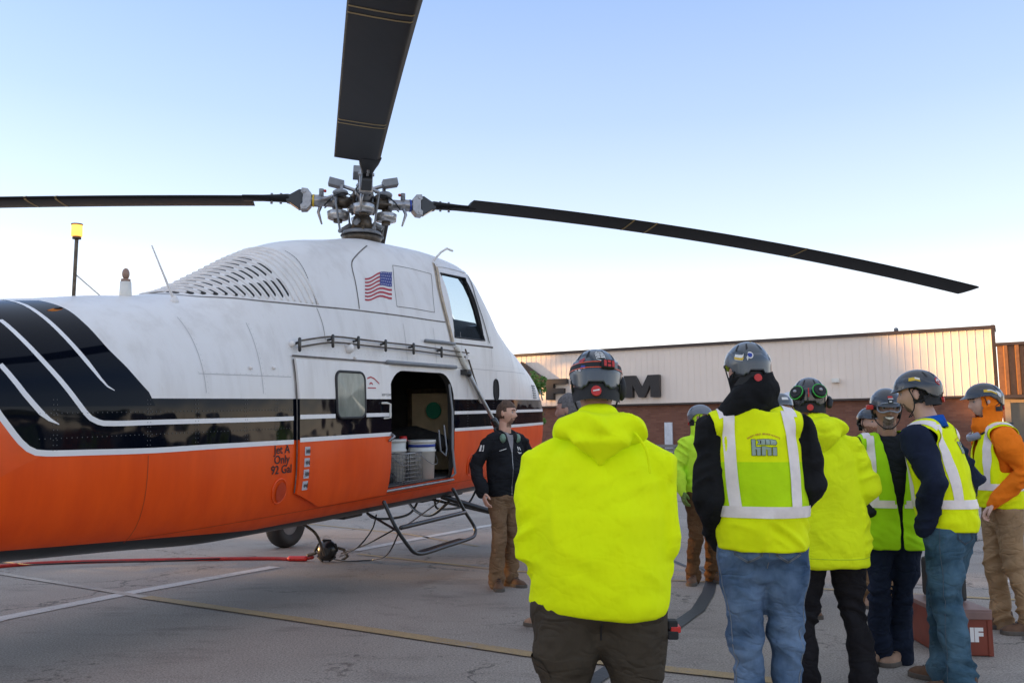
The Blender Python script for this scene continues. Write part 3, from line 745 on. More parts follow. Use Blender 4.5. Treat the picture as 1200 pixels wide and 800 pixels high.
line_on('panel_seam', [sz(s_, 2.02, 0) for s_ in np.linspace(-2.95, -1.95, 14)], .006, .002, M['faint'])
line_on('panel_seam', [sz(s_, 2.20, 0) for s_ in np.linspace(.98, 3.2, 20)], .006, .002, M['faint'])
line_on('panel_seam', [sz(-3.42, z, 0) for z in np.linspace(.88, 1.46, 8)], .006, .002, simple('orange_seam', (.45, .06, .006), .5))
line_on('panel_seam', [sz(s_, .90, 0) for s_ in np.linspace(-3.4, 3.0, 40)], .006, .002, MC['orange_seam'])
# rivet rows on the dark band and around the seams
rv = MB()
def rivet(p, r_=.0042):
    n_ = hnorm(p); a_ = n_.orthogonal().normalized(); b2 = n_.cross(a_); vs = [p+n_*.0065]+[p+n_*.003+(a_*math.cos(t)+b2*math.sin(t))*r_ for t in (0, 1.57, 3.14, 4.71)]
    rv.add(vs, [(0, 1, 2), (0, 2, 3), (0, 3, 4), (0, 4, 1)])
for s_ in (-4.1, -3.42, -3.0, -2.5, -2.15, 1.2, 1.9, 2.6):
    for z in np.arange(1.53, 1.83, .03):
        for d_ in (-.012, .012): rivet(sz(s_+d_, z))
for s_ in np.arange(-4.2, -1.95, .035): rivet(sz(s_, 1.60)); rivet(sz(s_, 1.75))
rv.build('rivets', simple('rivet_grey', (.09, .09, .09), .4), heli, kind='stuff')
rv = MB()
for s_ in np.arange(-2.95, 3.4, .06): rivet(sz(s_, 2.03) if s_ < -1.95 else sz(s_, 2.26))
for s_ in (-2.9, -2.3):
    for z in np.arange(1.88, 2.45, .04): rivet(sz(s_+.02, z))
for p in resample([hcast(*q) for q in [(334, 294), (347, 303), (357, 318), (365, 338), (371, 357)]], 26): rivet(p, .007)
rv.build('rivets', simple('rivet_white', (.55, .53, .51), .5), heli, kind='stuff')
# --- engine cowl louvres: rows of slots along the sections
M['slot'] = simple('slot_dark', (.015, .013, .012), .8)
def cowl_ph(s, z):
    w, zc, hu, hl_, nu, nl = sec(s); return math.asin(min(1, max(0, (z-zc)/hu))**(nu/2))
sa = hcast(186, 343).x; sb = hcast(337, 346).x; zbase = []
for i in range(18):
    s = sa+(sb-sa)*i/13.0
    zb_ = hcast(186+(337-186)*i/13.0, 343.0+min(i, 13)*.75+max(0, i-13)*1.5).z
    ph0 = cowl_ph(s, zb_); ph1 = max(R(96), ph0+.2)
    def lp(t, ds=0, off=0): ph = ph0+(ph1-ph0)*t; return surf(s+ds-.05*t, ph, off)
    m = MB(); P = [lp(t, .048, .004) for t in np.linspace(0, 1.0, 16)]; m.tube(P, .0125, 6); m.build('louvre_rib', M['hull'], heli)
    if i < 14:
        nseg = 2 if i < 3 else 3; top = .84
        for k in range(nseg):
            g0 = (.05 if (i % 2) else .0)
            t0 = top*(k+g0)/nseg+.035; t1 = top*(k+1+g0)/nseg-.035
            m = MB(); P = [lp(t, 0, .003) for t in np.linspace(t0, t1, 10)]; rows = []
            for q_, p in enumerate(P):
                d = (P[min(q_+1, 9)]-P[max(q_-1, 0)]).normalized(); q = d.cross(hnorm(p)).normalized()*.023*(1 if 0 < q_ < 9 else .4); rows.append([p+q, p-q])
            m.grid(rows); m.build('louvre_slot', M['slot'], heli)
# --- cockpit glazing and frame
def quadpane(P4, off, name, mat, inset=0.0):
    m = MB(); n = 6; rows = [[P4[0].lerp(P4[1], i/n).lerp(P4[3].lerp(P4[2], i/n), j/n) for j in range(n+1)] for i in range(n+1)]
    m.grid([[p+hnorm(p)*off for p in r_] for r_ in rows]); return m.build(name, mat, heli)
quadpane(WP, -.02, 'side_window', M['cockglass'])
WPm = [Vector((p.x, -p.y, p.z)) for p in WP]; quadpane(WPm, -.02, 'side_window', M['cockglass'])
def linr(P_, n): return [P_[i].lerp(P_[(i+1) % len(P_)], k/n) for i in range(len(P_)) for k in range(n)]
fr = MB(); fr.tube([q_ for q_ in linr(WP, 8)], .011, 6, closed=True); fr.build('window_seal', M['rubber'], heli)
M['tanpost'] = simple('worn_tan_paint', (.50, .39, .27), .6, var=.3, nscale=20)
FP = [hcast(*q) for q in [(507, 308), (549, 317), (577, 407), (531, 402)]]
line_on('window_post', [hcast(*q) for q in [(509, 309), (514, 335), (521, 365), (530, 401)]], .075, .006, M['tanpost'])
line_on('window_post', [hcast(*q) for q in [(508, 309), (513, 335), (520, 365), (529, 401)]], .012, .010, M['seam'])
line_on('window_post', [hcast(*q) for q in [(547, 322), (557, 349), (566, 376), (573, 402)]], .022, .008, M['bronze'])
line_on('window_post', [hcast(*q) for q in [(510, 311), (528, 314), (546, 319)]], .045, .006, M['white'])
fr = MB(); fr.tube(resample([FP[3], FP[3].lerp(FP[2], .5), FP[2]], 8), .012, 8); fr.build('window_sill', M['bronze'], heli)
tube_on('drip_rail', [hcast(497, 399)+Vector((0, -.02, 0)), hcast(515, 401)+Vector((0, -.03, 0)), hcast(531, 403)+Vector((0, -.02, 0))], .018, 'greymetal')
for sgn in (-1, 1):
    m = MB(); q = []
    for (y, z) in ((sgn*.03, 2.86), (sgn*.64, 2.76), (sgn*.54, 3.42), (sgn*.03, 3.48)):
        s = 1.5
        while s < 3.6 and fval(Vector((s, y, z))) < 0: s += .004
        q.append(Vector((s-.02, y, z)))
    m.grid([[q[0], q[3]], [q[1], q[2]]]); m.build('windscreen', M['cockglass'], heli)
m = MB(); m.box((2.16, -.30, 2.66), (.7, .10, .42)); m.box((1.35, -.30, 2.75), (.14, .42, .66)); m.box((1.6, -.30, 2.52), (.5, .42, .12)); m.sphere((1.36, -.30, 3.12), (.07, .14, .12)); m.build('pilot_seat', M['rubber'], heli, bevel=.03)
m = MB(); m.box((1.35, .30, 2.75), (.14, .42, .66)); m.box((1.6, .30, 2.52), (.5, .42, .12)); m.sphere((1.36, .30, 3.12), (.07, .14, .12)); m.build('pilot_seat', M['rubber'], heli, bevel=.03)
m = MB(); m.box((2.35, 0, 2.62), (.3, 1.2, .38)); m.build('instrument_panel', M['blackmetal'], heli, bevel=.04)
# antenna wire, pitot, beacons
p = hcast(508, 305); tube_on('pitot_tube', [p, p+Vector((.10, -.05, .11)), p+Vector((.22, -.06, .17)), p+Vector((.36, -.06, .165))], .013, 'white')
def hplane(px, py, w):      # pixel -> helicopter-local point on the vertical plane y=-w
    d = HI.to_3x3() @ Vector(ray(px, py)); t = (-w-HCAM.y)/d.y; return HCAM+d*t
p = hplane(204, 352, .35); q = hplane(178, 288, .35); tube_on('whip_aerial', [p, p.lerp(q, .5), q], [.012, .008, .005], 'white')
m = MB(); m.cyl(p+Vector((0, 0, -.04)), p+Vector((0, 0, .045)), .05, 12, r2=.015); m.build('aerial_base', M['white'], heli)
p = hplane(147, 350, .1); m = MB(); m.cyl(p-Vector((0, 0, .05)), p+Vector((0, 0, .13)), .048, 16, r2=.04); m.build('beacon_base', M['bucket'], heli)
m = MB(); m.cyl(p+Vector((0, 0, .13)), p+Vector((0, 0, .15)), .035, 12); m.sphere(p+Vector((0, 0, .19)), (.028, .028, .045), 12, 8); m.build('beacon_light', simple('beacon_brown', (.32, .20, .15), .3), heli)
# amber lit mast on the tail spine
a_ = hplane(86, 352, 0); b2 = hplane(90, 277, 0)
mast = tube_on('lamp_mast', [a_, b2], .013, 'bronze')
m = MB(); m.cyl(b2, b2+Vector((0, 0, .082)), .038, 16); m.build('mast_lamp', M['amber'], heli)
m = MB(); m.cyl(b2+Vector((0, 0, .083)), b2+Vector((0, 0, .092)), .040, 16); m.cyl(b2+Vector((0, 0, -.02)), b2-Vector((0, 0, .001)), .03, 12); m.build('lamp_cap', M['bronze'], heli)
tube_on('mast_stay', [hplane(88, 321, 0), hplane(119, 348, .0)], .006, 'bucket')
# tail fin and tail rotor pylon (outside the frame)
m = MB(); m.prism([(-8.4, 2.0), (-9.6, 1.7), (-10.6, 3.9), (-10.1, 4.0)], lambda u_, v, w: (u_, -.08+w, v), .16); m.build('tail_fin', M['white'], heli, bevel=.03)
# lower nose scoops, vents
for q, w_, h_ in (((625.5, 459), .16, .17), ((634, 463), .12, .14)):
    p = hcast(*q); n_ = hnorm(p); x_ = Vector((1, 0, 0)); x_ = (x_-n_*x_.dot(n_)).normalized(); y_ = n_.cross(x_)
    for k in range(6):
        m = MB(); m.box(p+n_*.004+y_*(h_*(k/5-.5)), (w_, h_/9, .014), Matrix((x_, y_, n_)).transposed()); m.build('vent_slat', M['greymetal'], heli)
ring = [(1.98+.07*math.cos(t), 1.96+.13*math.copysign(abs(math.sin(t))**.7, math.sin(t))) for t in np.linspace(0, 2*math.pi, 20)[:-1]]
pts = [sz(a_, b_, .006) for a_, b_ in ring]; m = MB(); m.add([sum(pts, Vector())/len(pts)]+pts, [(0, i+1, (i+1) % len(pts)+1) for i in range(len(pts))], 0, False); m.tube(pts, .010, 6, closed=True); m.build('step_recess', M['slot'], heli)
# fuel port, steps, letters
def port(px, py, rx, rz_, name='filler_recess'):
    p = hcast(px, py); ring = [(p.x+rx*math.cos(t), p.z+rz_*math.sin(t)) for t in np.linspace(0, 2*math.pi, 25)[:-1]]
    m = MB(); po = [sz(a_, b_, .002) for a_, b_ in ring]; pi_ = [sz(p.x+(a_-p.x)*.72+.02, p.z+(b_-p.z)*.80-.01, .007) for a_, b_ in ring]
    m.tube([sz(a_, b_, .004) for a_, b_ in ring], .006, 6, closed=True)
    m.build(name, M['orange'], heli)
    m = MB(); m.add([sum(pi_, Vector())/len(pi_)]+pi_, [(0, i+1, (i+1) % len(pi_)+1) for i in range(len(pi_))], 0, False); m.build('filler_cap', simple('red_brown_cap', (.50, .042, .006), .5), heli)  # flat cap disc, a darker red-brown than the hull orange
port(327, 575, .085, .098); port(551, 544, .08, .12)
def hull_text(body, size, s0, z0, off, mat, bold=.0, parent=None, rot=0):
    me = text_mesh(body, size, bold)
    for v in me.vertices: 
        x_, y_ = v.co.x, v.co.y
        if rot: x_, y_ = -y_, x_
        v.co = sz(s0+x_*1.02, z0+y_, off)
    me.materials.clear(); me.materials.append(M[mat]); return link('lettering', me, parent or heli)
hull_text('Jet A\nOnly\n92 Gal', .094, -2.085, 1.350, .004, 'print', .0015)
for k in range(4):
    z0 = 1.405-.093*k; m = MB(); s0 = -1.80-.004*k
    m.grid([[sz(s0-.035, z0-.036, .0365), sz(s0-.035, z0+.036, .0365)], [sz(s0+.035, z0-.036, .0365), sz(s0+.035, z0+.036, .0365)]], 0, False); so = m.build('sticker', simple('grey_sticker', (.52, .50, .52), .5), dpo)
    m = MB(); rr_ = random.Random(k)
    for j in range(7):
        a_ = s0-.018+.008*j; hgt = rr_.uniform(.008, .024); m.grid([[sz(a_, z0-hgt, .038), sz(a_, z0+hgt*rr_.uniform(.2, 1), .038)], [sz(a_+.005, z0-hgt, .038), sz(a_+.005, z0+hgt, .038)]], 0, False)
    m.build('print', M['print'], so)
hull_text('KEEP CLEAR', .03, -.58, 1.88, .0365, 'print', 0, dpo)
# little red emblem on the door
P = [(-.90, 2.03), (-.84, 2.045), (-.78, 2.03), (-.70, 1.985)]; m = MB(); rows = [[sz(a_, b_+.007, .0365), sz(a_, b_-.007, .0365)] for a_, b_ in P]; m.grid(rows)
m.grid([[sz(-.84+.03*math.cos(t), 1.975+.022*math.sin(t), .0365), sz(-.84+.018*math.cos(t), 1.972+.010*math.sin(t), .0365)] for t in np.linspace(0, math.pi, 9)])
m.grid([[sz(-.90, 1.948, .0365), sz(-.90, 1.938, .0365)], [sz(-.76, 1.948, .0365), sz(-.76, 1.938, .0365)]]); m.build('emblem', M['flagred'], dpo)
# flag
fl = thing('flag_decal', None, None); fl.parent = heli
F4 = [(427, 325), (459, 317), (459, 349.5), (427, 350)]
def flagpt(u_, v, off):
    wave = 2.2*math.sin(u_*7.2+.6); x_ = 427.5+31.5*u_; y0 = 325-8*u_+wave*(.8); y1 = 351-2.0*u_+wave*.9
    return hcast(x_, y0+(y1-y0)*v, off)
for k in range(7):
    m = MB(); v0 = (2*k)/13; v1 = (2*k+1)/13; u1 = .56 if k < 4 else 1.0
    m.grid([[flagpt(u_, v0, .003), flagpt(u_, v1, .003)] for u_ in np.linspace(0, u1, 10)]); m.build('flag_stripe', M['flagred'], fl)
m = MB(); m.grid([[flagpt(u_, v, .0034) for v in np.linspace(0, 7/13, 4)] for u_ in np.linspace(.56, 1, 6)]); m.build('flag_canton', M['flagblue'], fl)
m = MB()
for i in range(6):
    for j in range(5):
        p = flagpt(.60+.068*i+.03*(j % 2), .045+.108*j, .0042); n_ = hnorm(p); a_ = n_.orthogonal().normalized(); b2 = n_.cross(a_); pts = [p+(a_*math.cos(t)+b2*math.sin(t))*(.008 if q % 2 == 0 else .0035) for q, t in enumerate(np.linspace(0, 2*math.pi, 11)[:-1])]
        m.add([p]+pts, [(0, q+1, (q+1) % 10+1) for q in range(10)], 0, False)
m.build('flag_stars', M['stripe'], fl)

# --- cabin contents (parts of the aircraft: lining; loose things are top-level)
m = MB()
m.box((1.47, -.30, 1.47), (.03, .78, .92)); m.build('padded_bulkhead', M['quilt'], heli, bevel=.012)
m = MB()
for y_ in (-.66, .06): m.box((1.45, y_, 1.50), (.04, .05, 1.0))
m.box((1.45, -.30, 1.96), (.04, .8, .05)); m.build('bulkhead_frame', M['bronze'], heli)
m = MB(); m.cyl((1.405, -.30, 1.72), (1.385, -.30, 1.72), .10, 24); m.build('green_disc', simple('green_disc', (.02, .22, .13), .6), heli)
m = MB(); m.box((.2, 0, .975), (2.5, 1.5, .014)); m.build('cabin_floor', simple('cabin_floor', (.10, .10, .105), .6, var=.4), heli)
m = MB(); m.tube([(.80, -.84, 2.0), (.83, -.86, 1.7), (.80, -.87, 1.3), (.84, -.88, 1.02), (.80, -.86, .99)], .014, 8); m.tube([(.74, -.8, 1.55), (.76, -.82, 1.3), (.70, -.84, 1.22), (.62, -.82, 1.28), (.62, -.8, 1.5)], .009, 8); m.build('cabin_hose', M['greymetal'], heli)
m = MB(); m.tube([(1.0, -.6, 1.35), (1.1, -.2, 1.42), (1.0, .3, 1.38)], [.10, .13, .1], 10); m.tube([(.7, .2, 1.5), (.9, .3, 1.8), (.8, .5, 1.1)], [.14, .18, .1], 10); m.build('webbing_bundle', M['cabin'], heli)
def top_in_heli(name, label, cat, p, group=None): return thing(name, label, cat, group=group, M=HM @ Matrix.Translation(p))
def bucket(p, r_, h_, label, band=None):
    t = top_in_heli('bucket', label, 'bucket', p, 'buckets in the helicopter cabin')
    m = MB(); m.tube([(0, 0, 0), (0, 0, h_*.72), (0, 0, h_*.73), (0, 0, h_*.78), (0, 0, h_*.79), (0, 0, h_)], [r_*.88, r_*.97, r_*1.05, r_*1.05, r_*.98, r_], 24, cap='flat'); m.build('pail', M['bucket'], t)
    m = MB(); m.tube([(0, 0, h_-.012), (0, 0, h_+.018)], [r_*1.05, r_*1.05], 24, cap='flat'); m.build('lid', M['bucket'], t)
    m = MB(); m.tube([(-r_*1.02*math.cos(a), -r_*.3-abs(math.sin(a))*r_*.85, h_*.75-abs(math.sin(a))*h_*.36) for a in np.linspace(0, math.pi, 12)], .004, 6); m.build('handle', M['steel'], t)
    if band:
        m = MB(); m.tube([(0, 0, h_*.86), (0, 0, h_*.93)], [r_*1.005, r_*1.01], 24, cap='flat'); m.build('band', M[band], t)
    return t
bucket((.52, -.64, .984), .148, .40, 'white plastic bucket with a blue band nearest the door jamb', 'blue')
bucket((.20, -.46, .984), .15, .42, 'plain white bucket standing behind the wire basket')
t = top_in_heli('red_cup', 'small red container on the buckets in the cabin doorway', 'container', (.36, -.50, 1.40)); m = MB(); m.cyl((0, 0, 0), (0, 0, .05), .05, 12, r2=.04); m.build('cup', M['red'], t)
t = top_in_heli('wire_basket', 'grey wire basket on the cabin floor in front of the white bucket', 'basket', (.08, -.68, .984))
m = MB()
for i in range(8):
    z = .02+i*.04
    m.tube([(-.17, -.12, z), (.17, -.12, z), (.17, .12, z), (-.17, .12, z)], .003 if i < 7 else .008, 4, closed=True)
for i in range(11):
    x_ = -.17+.034*i; m.tube([(x_, -.12, 0), (x_, -.12, .3)], .003, 4); m.tube([(x_, .12, 0), (x_, .12, .3)], .003, 4)
for i in range(8):
    y_ = -.12+.034*i; m.tube([(-.17, y_, 0), (-.17, y_, .3)], .003, 4); m.tube([(.17, y_, 0), (.17, y_, .3)], .003, 4)
m.build('wire_mesh', M['steel'], t); 
t = top_in_heli('tool_roll', 'flat dark cloth roll lying on the cabin sill', 'tool roll', (-.12, -.62, .984)); m = MB(); m.tube([(-.2, 0, .04), (.1, .05, .05)], [.05, .06], 10); m.build('roll', M['rubber'], t)

# --- step frame, gear, belly
def T_(pts, r_, mat, name, seg=10, sm=True):
    P = [Vector(p) for p in pts]; 
    if sm and len(P) > 2: P = resample(P, len(P)*6)
    return tube_on(name, P, r_, mat, seg=seg)
def wp(px, py, w): return hplane(px, py, w)
A0 = wp(450, 588, .88); A1 = wp(464, 618, .98); A2 = wp(479, 640, 1.06); A3 = wp(486, 647, 1.09); A4 = wp(497, 648, 1.10)
B4 = wp(547, 632, 1.10); B3 = wp(556, 627, 1.08); B2 = wp(556, 617, 1.04); B1 = wp(543, 596, .96); B0 = wp(531, 573, .88)
T_([A0, A1, A2, A3, A4, A4.lerp(B4, .5), B4, B3, B2, B1, B0], .019, 'blackmetal', 'cabin_step')
T_([wp(470, 618, 1.0), wp(545, 600, .98)], .022, 'blackmetal', 'step_rung')
m = MB(); c_ = (A4+B4)/2; m.grid([[A4+Vector((0, .0, .012)), B4+Vector((0, 0, .012))], [A4+Vector((0, .10, .012)), B4+Vector((0, .10, .012))]], 0, False); m.build('step_tread', M['rubber'], heli)
T_([wp(432, 602, .6), wp(466, 622, .98)], .012, 'blackmetal', 'step_brace'); T_([wp(470, 620, .98), wp(517, 586, .5)], .008, 'bronze', 'step_brace')
# main gear: V struts from the belly to the wheel, shock strut up to the flank
for sgn in (-1, 1):
    wc = Vector((2.10, -1.66, .25)) if sgn < 0 else Vector((1.75, 2.2, .25))
    m = MB(); m.cyl(wc+Vector((0, -.09, 0)), wc+Vector((0, .09, 0)), .02, 10)
    prof = [(.075, .16), (.10, .22), (.105, .28), (.085, .315), (.04, .33)]
    pr = [(-a_, r_) for a_, r_ in prof]+[(a_, r_) for a_, r_ in prof[::-1]]; rows = []
    for k in range(29):
        a_ = 2*math.pi*k/28; rows.append([wc+Vector((r_*math.cos(a_), y_, r_*math.sin(a_))) for y_, r_ in pr])
    m.grid(rows); m.build('main_wheel', M['rubber'], heli)
    m = MB(); m.cyl(wc+Vector((0, -.07, 0)), wc+Vector((0, .07, 0)), .165, 20); m.build('wheel_hub', M['greymetal'], heli)
    top = hplane(549, 438, .93) if sgn < 0 else Vector((1.15, .93, 2.15)); ax = wc+Vector((0, -sgn*.12, 0))
    md_ = top.lerp(ax, .30)
    tube_on('shock_strut', [top, md_], .022, 'steel', seg=12); tube_on('strut_sleeve', [md_, top.lerp(ax, .68)], .034, 'blackmetal', seg=12); tube_on('strut_rod', [top.lerp(ax, .68), ax], .024, 'steel', seg=12)
    tube_on('strut_collar', [md_+(top-md_)*.04, md_+(ax-md_)*.04], .043, 'blackmetal', seg=12)
    m = MB(); m.sphere(top, .04); m.box(top+Vector((0, -sgn*.04, .02)), (.12, .10, .06)); m.build('strut_mount', M['blackmetal'], heli)
    tube_on('gear_leg', [Vector((1.15, sgn*.55, .72)), ax], .032, 'blackmetal'); tube_on('gear_leg', [Vector((2.75, sgn*.50, .74)), ax], .032, 'blackmetal')
    tube_on('gear_brace', [Vector((1.3, sgn*.2, .69)), ax.lerp(Vector((1.15, sgn*.55, .72)), .35)], .016, 'blackmetal')
# tan brackets above the strut
q0 = hcast(533, 408); q1 = hcast(560, 470)
tube_on('strut_fairing', [q0+hnorm(q0)*.03, q1+hnorm(q1)*.05], (.03), 'quilt' if False else 'bucket')
q0 = hcast(541, 410); q1 = hcast(556, 455); tube_on('door_stay', [q0+hnorm(q0)*.05, q1+hnorm(q1)*.04], .010, 'bronze')
q0 = hcast(540, 418); m = MB(); n_ = hnorm(q0); m.prism([(0, 0), (.20, .02), (.20, .05), (.04, .06)], lambda u_, v, w: q0+Vector((u_, 0, v-.04))+n_*w, .09); m.build('bracket', M['white'], heli)
# belly skid fittings & cables
for (x_, y_) in ((-.1, 0), (.9, .1), (1.5, 0), (2.2, .0)):
    m = MB(); m.box((x_, y_, .67), (.34, .36, .10)); m.build('belly_fitting', M['blackmetal'], heli, bevel=.02)
T_([(1.4, -.3, .64), (1.6, -.25, .52), (2.2, -.3, .50), (2.5, -.3, .66)], .014, 'blackmetal', 'belly_hoop'); T_([(.9, .4, .64), (1.1, .35, .45), (1.8, .3, .42), (2.1, .3, .66)], .016, 'blackmetal', 'belly_hoop')
T_([(1.2, -.6, .66), (1.5, -.2, .46), (1.8, .2, .46), (2.1, .6, .66)], .018, 'blackmetal', 'belly_hoop')
# cargo hook hanging on cables
hk = HI @ Vector(G(383, 655)) + Vector((.0, 0, .12)); hkp = wp(382, 647, .25)


# ================================================================== ROTOR (parts of the helicopter)
HUBW = Vector((-1.70, 9.45, 4.09)); HUB = HI @ HUBW
M3 = HM.to_3x3()
def axisdir(hdg): d = Vector((math.sin(R(hdg)), math.cos(R(hdg)), 0)); return (HI.to_3x3() @ d)
def hub_local(r_, hdg, up=0, side=0):     # point around the hub, radial/vertical/sideways in world terms
    d = Vector((math.sin(R(hdg)), math.cos(R(hdg)), 0)); q = Vector((d.y, -d.x, 0))
    return HI @ (HUBW + d*r_ + Vector((0, 0, up)) + q*side)
BL = [(73.5, lambda r_: .045+.003*r_-.0095*r_**2), (-100, lambda r_: .05-.035*r_-.0045*r_**2), (166.9, lambda r_: .11-.004*r_-.0011*r_**3), (-11, lambda r_: .05+.01*r_-.0013*r_**3)]
def blade(hdg, zf, lead):
    root = None
    rs = [1.22, 1.24]+list(np.arange(1.6, 8.3, .4))+[8.30, 8.36]
    prof = [(0, 0), (.04, .022), (.12, .030), (.25, .026), (.40, .004), (.417, 0), (.40, -.003), (.25, -.012), (.12, -.016), (.04, -.014)]
    def P(r_, c, t, k=1): return hub_local(r_, hdg, zf(r_)+t+.035*(c-.1), lead*(.10-c*1.08)*k)
    m = MB(); rows = []
    for r_ in rs:
        k = 1 if r_ < 8.34 else .93; rows.append([P(r_, c*k, t) for c, t in prof])
    n = len(prof); vs = [p for r_ in rows for p in r_]
    fs = [(i*n+j, i*n+(j+1) % n, (i+1)*n+(j+1) % n, (i+1)*n+j) for i in range(len(rs)-1) for j in range(n)]+[list(range(n))[::-1], [(len(rs)-1)*n+j for j in range(n)]]
    m.add(vs, fs); b = m.build('rotor_blade', M['blade'], heli)
    # root spar from the sleeve to the blade pocket
    m = MB(); pts = [hub_local(r_, hdg, zf(r_)+.004, lead*(.10-.10)) for r_ in (.82, .95, 1.1, 1.30)]
    m.tube(pts, [(.05, .06), (.04, .075), (.03, .10), (.026, .115)], 14, up=(0, 0, 1)); m.build('blade_root', M['blade'], b)
    # tie-down bolts on root
    for r_ in (.9, 1.0): m = MB(); m.cyl(hub_local(r_, hdg, zf(r_)-.06, 0), hub_local(r_, hdg, zf(r_)+.06, 0), .014, 8); m.build('root_bolt', M['steel'], b)
    for r0 in ((3.2, 3.5, 5.6) if hdg != 166.9 else (2.2, 2.28, 4.35, 4.45)):
        m = MB(); rows = []
        for r_ in (r0, r0+.022): rows.append([P(r_, c, t+(.0025 if t >= 0 else -.0025)) for c, t in prof+[prof[0]]])
        m.grid(rows); m.build('blade_stripe', M['yellowline'], b)
    return b
for h_, zf in BL: blade(h_, zf, -1)
M['palesteel'] = simple('pale_steel', (.50, .49, .48), .32, metal=.7, var=.25, nscale=14)
def ring_(r_, z0, z1, mat, name, r2=None, seg=32):
    m = MB(); m.cyl(HI @ (HUBW+Vector((0, 0, z0))), HI @ (HUBW+Vector((0, 0, z1))), r_, seg, r2=r2); return m.build(name, M[mat], heli)
ring_(.075, -.62, -.05, 'bronze', 'rotor_mast', .085)
ring_(.16, -.64, -.52, 'bronze', 'mast_base', .12)
ring_(.20, -.46, -.40, 'bronze', 'swashplate', .23); ring_(.24, -.38, -.335, 'greymetal', 'swashplate', .21)
ring_(.13, -.33, -.16, 'bronze', 'mast_collar', .10)
ring_(.15, -.10, -.06, 'steel', 'hub_plate', .17); ring_(.15, .06, .10, 'greymetal', 'hub_plate', .13); ring_(.075, .10, .19, 'steel', 'hub_cap', .05)
for h_, zf in BL:
    up0 = .0 + zf(.8)*.6
    def q(r_, u_=0, s_=0): return hub_local(r_, h_, up0*min(1, r_/.7)+u_, s_)
    m = MB(); m.tube([q(.12), q(.30)], [.055, .07], 14, cap='flat'); m.build('hinge_block', M['bronze'], heli)
    m = MB(); m.tube([q(.28), q(.33), q(.34), q(.46), q(.47), q(.58)], [.085, .085, .062, .058, .07, .066], 18, cap='flat'); m.build('blade_sleeve', M['steel'], heli)
    m = MB(); m.tube([q(.535), q(.555)], [.0715, .0715], 18, cap='flat'); m.build('sleeve_band', M['yellow' if h_ < -50 else 'blue'], heli)
    # fork: pale forging then dark clevis
    X = (q(1)-q(0)).normalized(); Z_w = (HI.to_3x3() @ Vector((0, 0, 1))); Y_ = Z_w.cross(X).normalized(); Zp = X.cross(Y_).normalized()
    c0 = q(.60)
    m = MB(); m.prism([(-.035, .065), (.01, .12), (.075, .125), (.085, .07), (.06, .05), (.06, -.05), (.085, -.07), (.075, -.125), (.01, -.12), (-.035, -.065)], lambda u_, v, w: c0+X*u_+Zp*v+Y_*(w-.07), .14); m.build('blade_fork', M['steel'], heli, bevel=.006)
    m = MB(); m.prism([(.065, .105), (.10, .11), (.20, .045), (.24, .035), (.24, -.035), (.20, -.045), (.10, -.11), (.065, -.105)], lambda u_, v, w: c0+X*u_+Zp*v+Y_*(w-.055), .11); m.build('blade_cuff', M['blackmetal'], heli, bevel=.006)
    for v in (-.085, .085): m = MB(); m.cyl(c0+X*.045+Zp*v-Y_*.085, c0+X*.045+Zp*v+Y_*.085, .018, 10); m.build('fork_bolt', M['steel'], heli)
    m = MB(); m.cyl(q(.46, .04), q(.46, .14), .028, 10); m.cyl(q(.46, .115, -.04), q(.46, .115, .04), .02, 8); m.build('grease_reservoir', M['greymetal'], heli)
    m = MB(); m.sphere(q(.42, .12, .0), .018, 8, 6); m.build('reservoir_cap', M['red'], heli)
    # damper box on top, pitch horn and rod
    m = MB(); Rm = Matrix((X, Y_, Zp)).transposed(); m.box(q(.30, .235, .06), (.17, .13, .085), Rm @ Matrix.Rotation(R(-12), 3, 'Y')); m.build('damper_box', M['greymetal'], heli, bevel=.006)
    m = MB(); m.tube([q(.21, .20, .05), q(.06, .15, .03)], .022, 10); m.cyl(q(.24, .05), q(.24, .20), .022, 10); m.build('damper_arm', M['steel'], heli)
    m = MB(); m.sphere(q(.25, .11, .0), (.09, .09, .045), 16, 8); m.build('damper_dome', M['greymetal'], heli)
    m = MB(); m.tube([q(.27, -.205), q(.27, -.195), q(.27, -.12), q(.27, -.105)], [.085, .115, .125, .10], 22, cap='flat'); m.build('droop_restrainer', M['palesteel'], heli)
    m = MB(); m.cyl(q(.27, -.105), q(.27, -.07), .05, 14); m.cyl(q(.27, -.235), q(.27, -.205), .05, 14); m.build('restrainer_boss', M['bronze'], heli)
    for w_ in (-.05, .05): m = MB(); m.tube(resample([q(.10, .06, w_), q(.22, .09, w_*1.6), q(.34, .02, w_*1.8), q(.42, -.06, w_)], 14), .008, 6); m.build('hub_hose', M['rubber'], heli)
    m = MB(); m.tube([q(.10, -.02, .09), q(.30, -.03, .12)], .016, 8); m.cyl(q(.15, -.05, .10), q(.15, .08, .10), .02, 8); m.build('lag_damper', M['bronze'], heli)
    for w_ in (-.075, .075): m = MB(); m.cyl(q(.31, 0, w_), q(.31, 0, w_*1.35), .022, 8); m.build('hinge_bolt', M['palesteel'], heli)
    m = MB(); m.tube([q(.34, .02, -.13), q(.30, .0, -.16), q(.24, -.36, -.12)], .012, 8); m.sphere(q(.34, .02, -.13), .025, 8, 6); m.sphere(q(.24, -.36, -.12), .025, 8, 6); m.build('pitch_rod', M['greymetal'], heli)
    m = MB(); m.tube([q(.34, .02, -.15), q(.45, .0, -.05)], .02, 8); m.build('pitch_horn', M['steel'], heli)
    m = MB(); m.tube([q(.47, -.06, .03), q(.49, -.12, .04), q(.45, -.25, .04)], [.022, .018, .010], 8); m.build('droop_stop', M['steel'], heli)
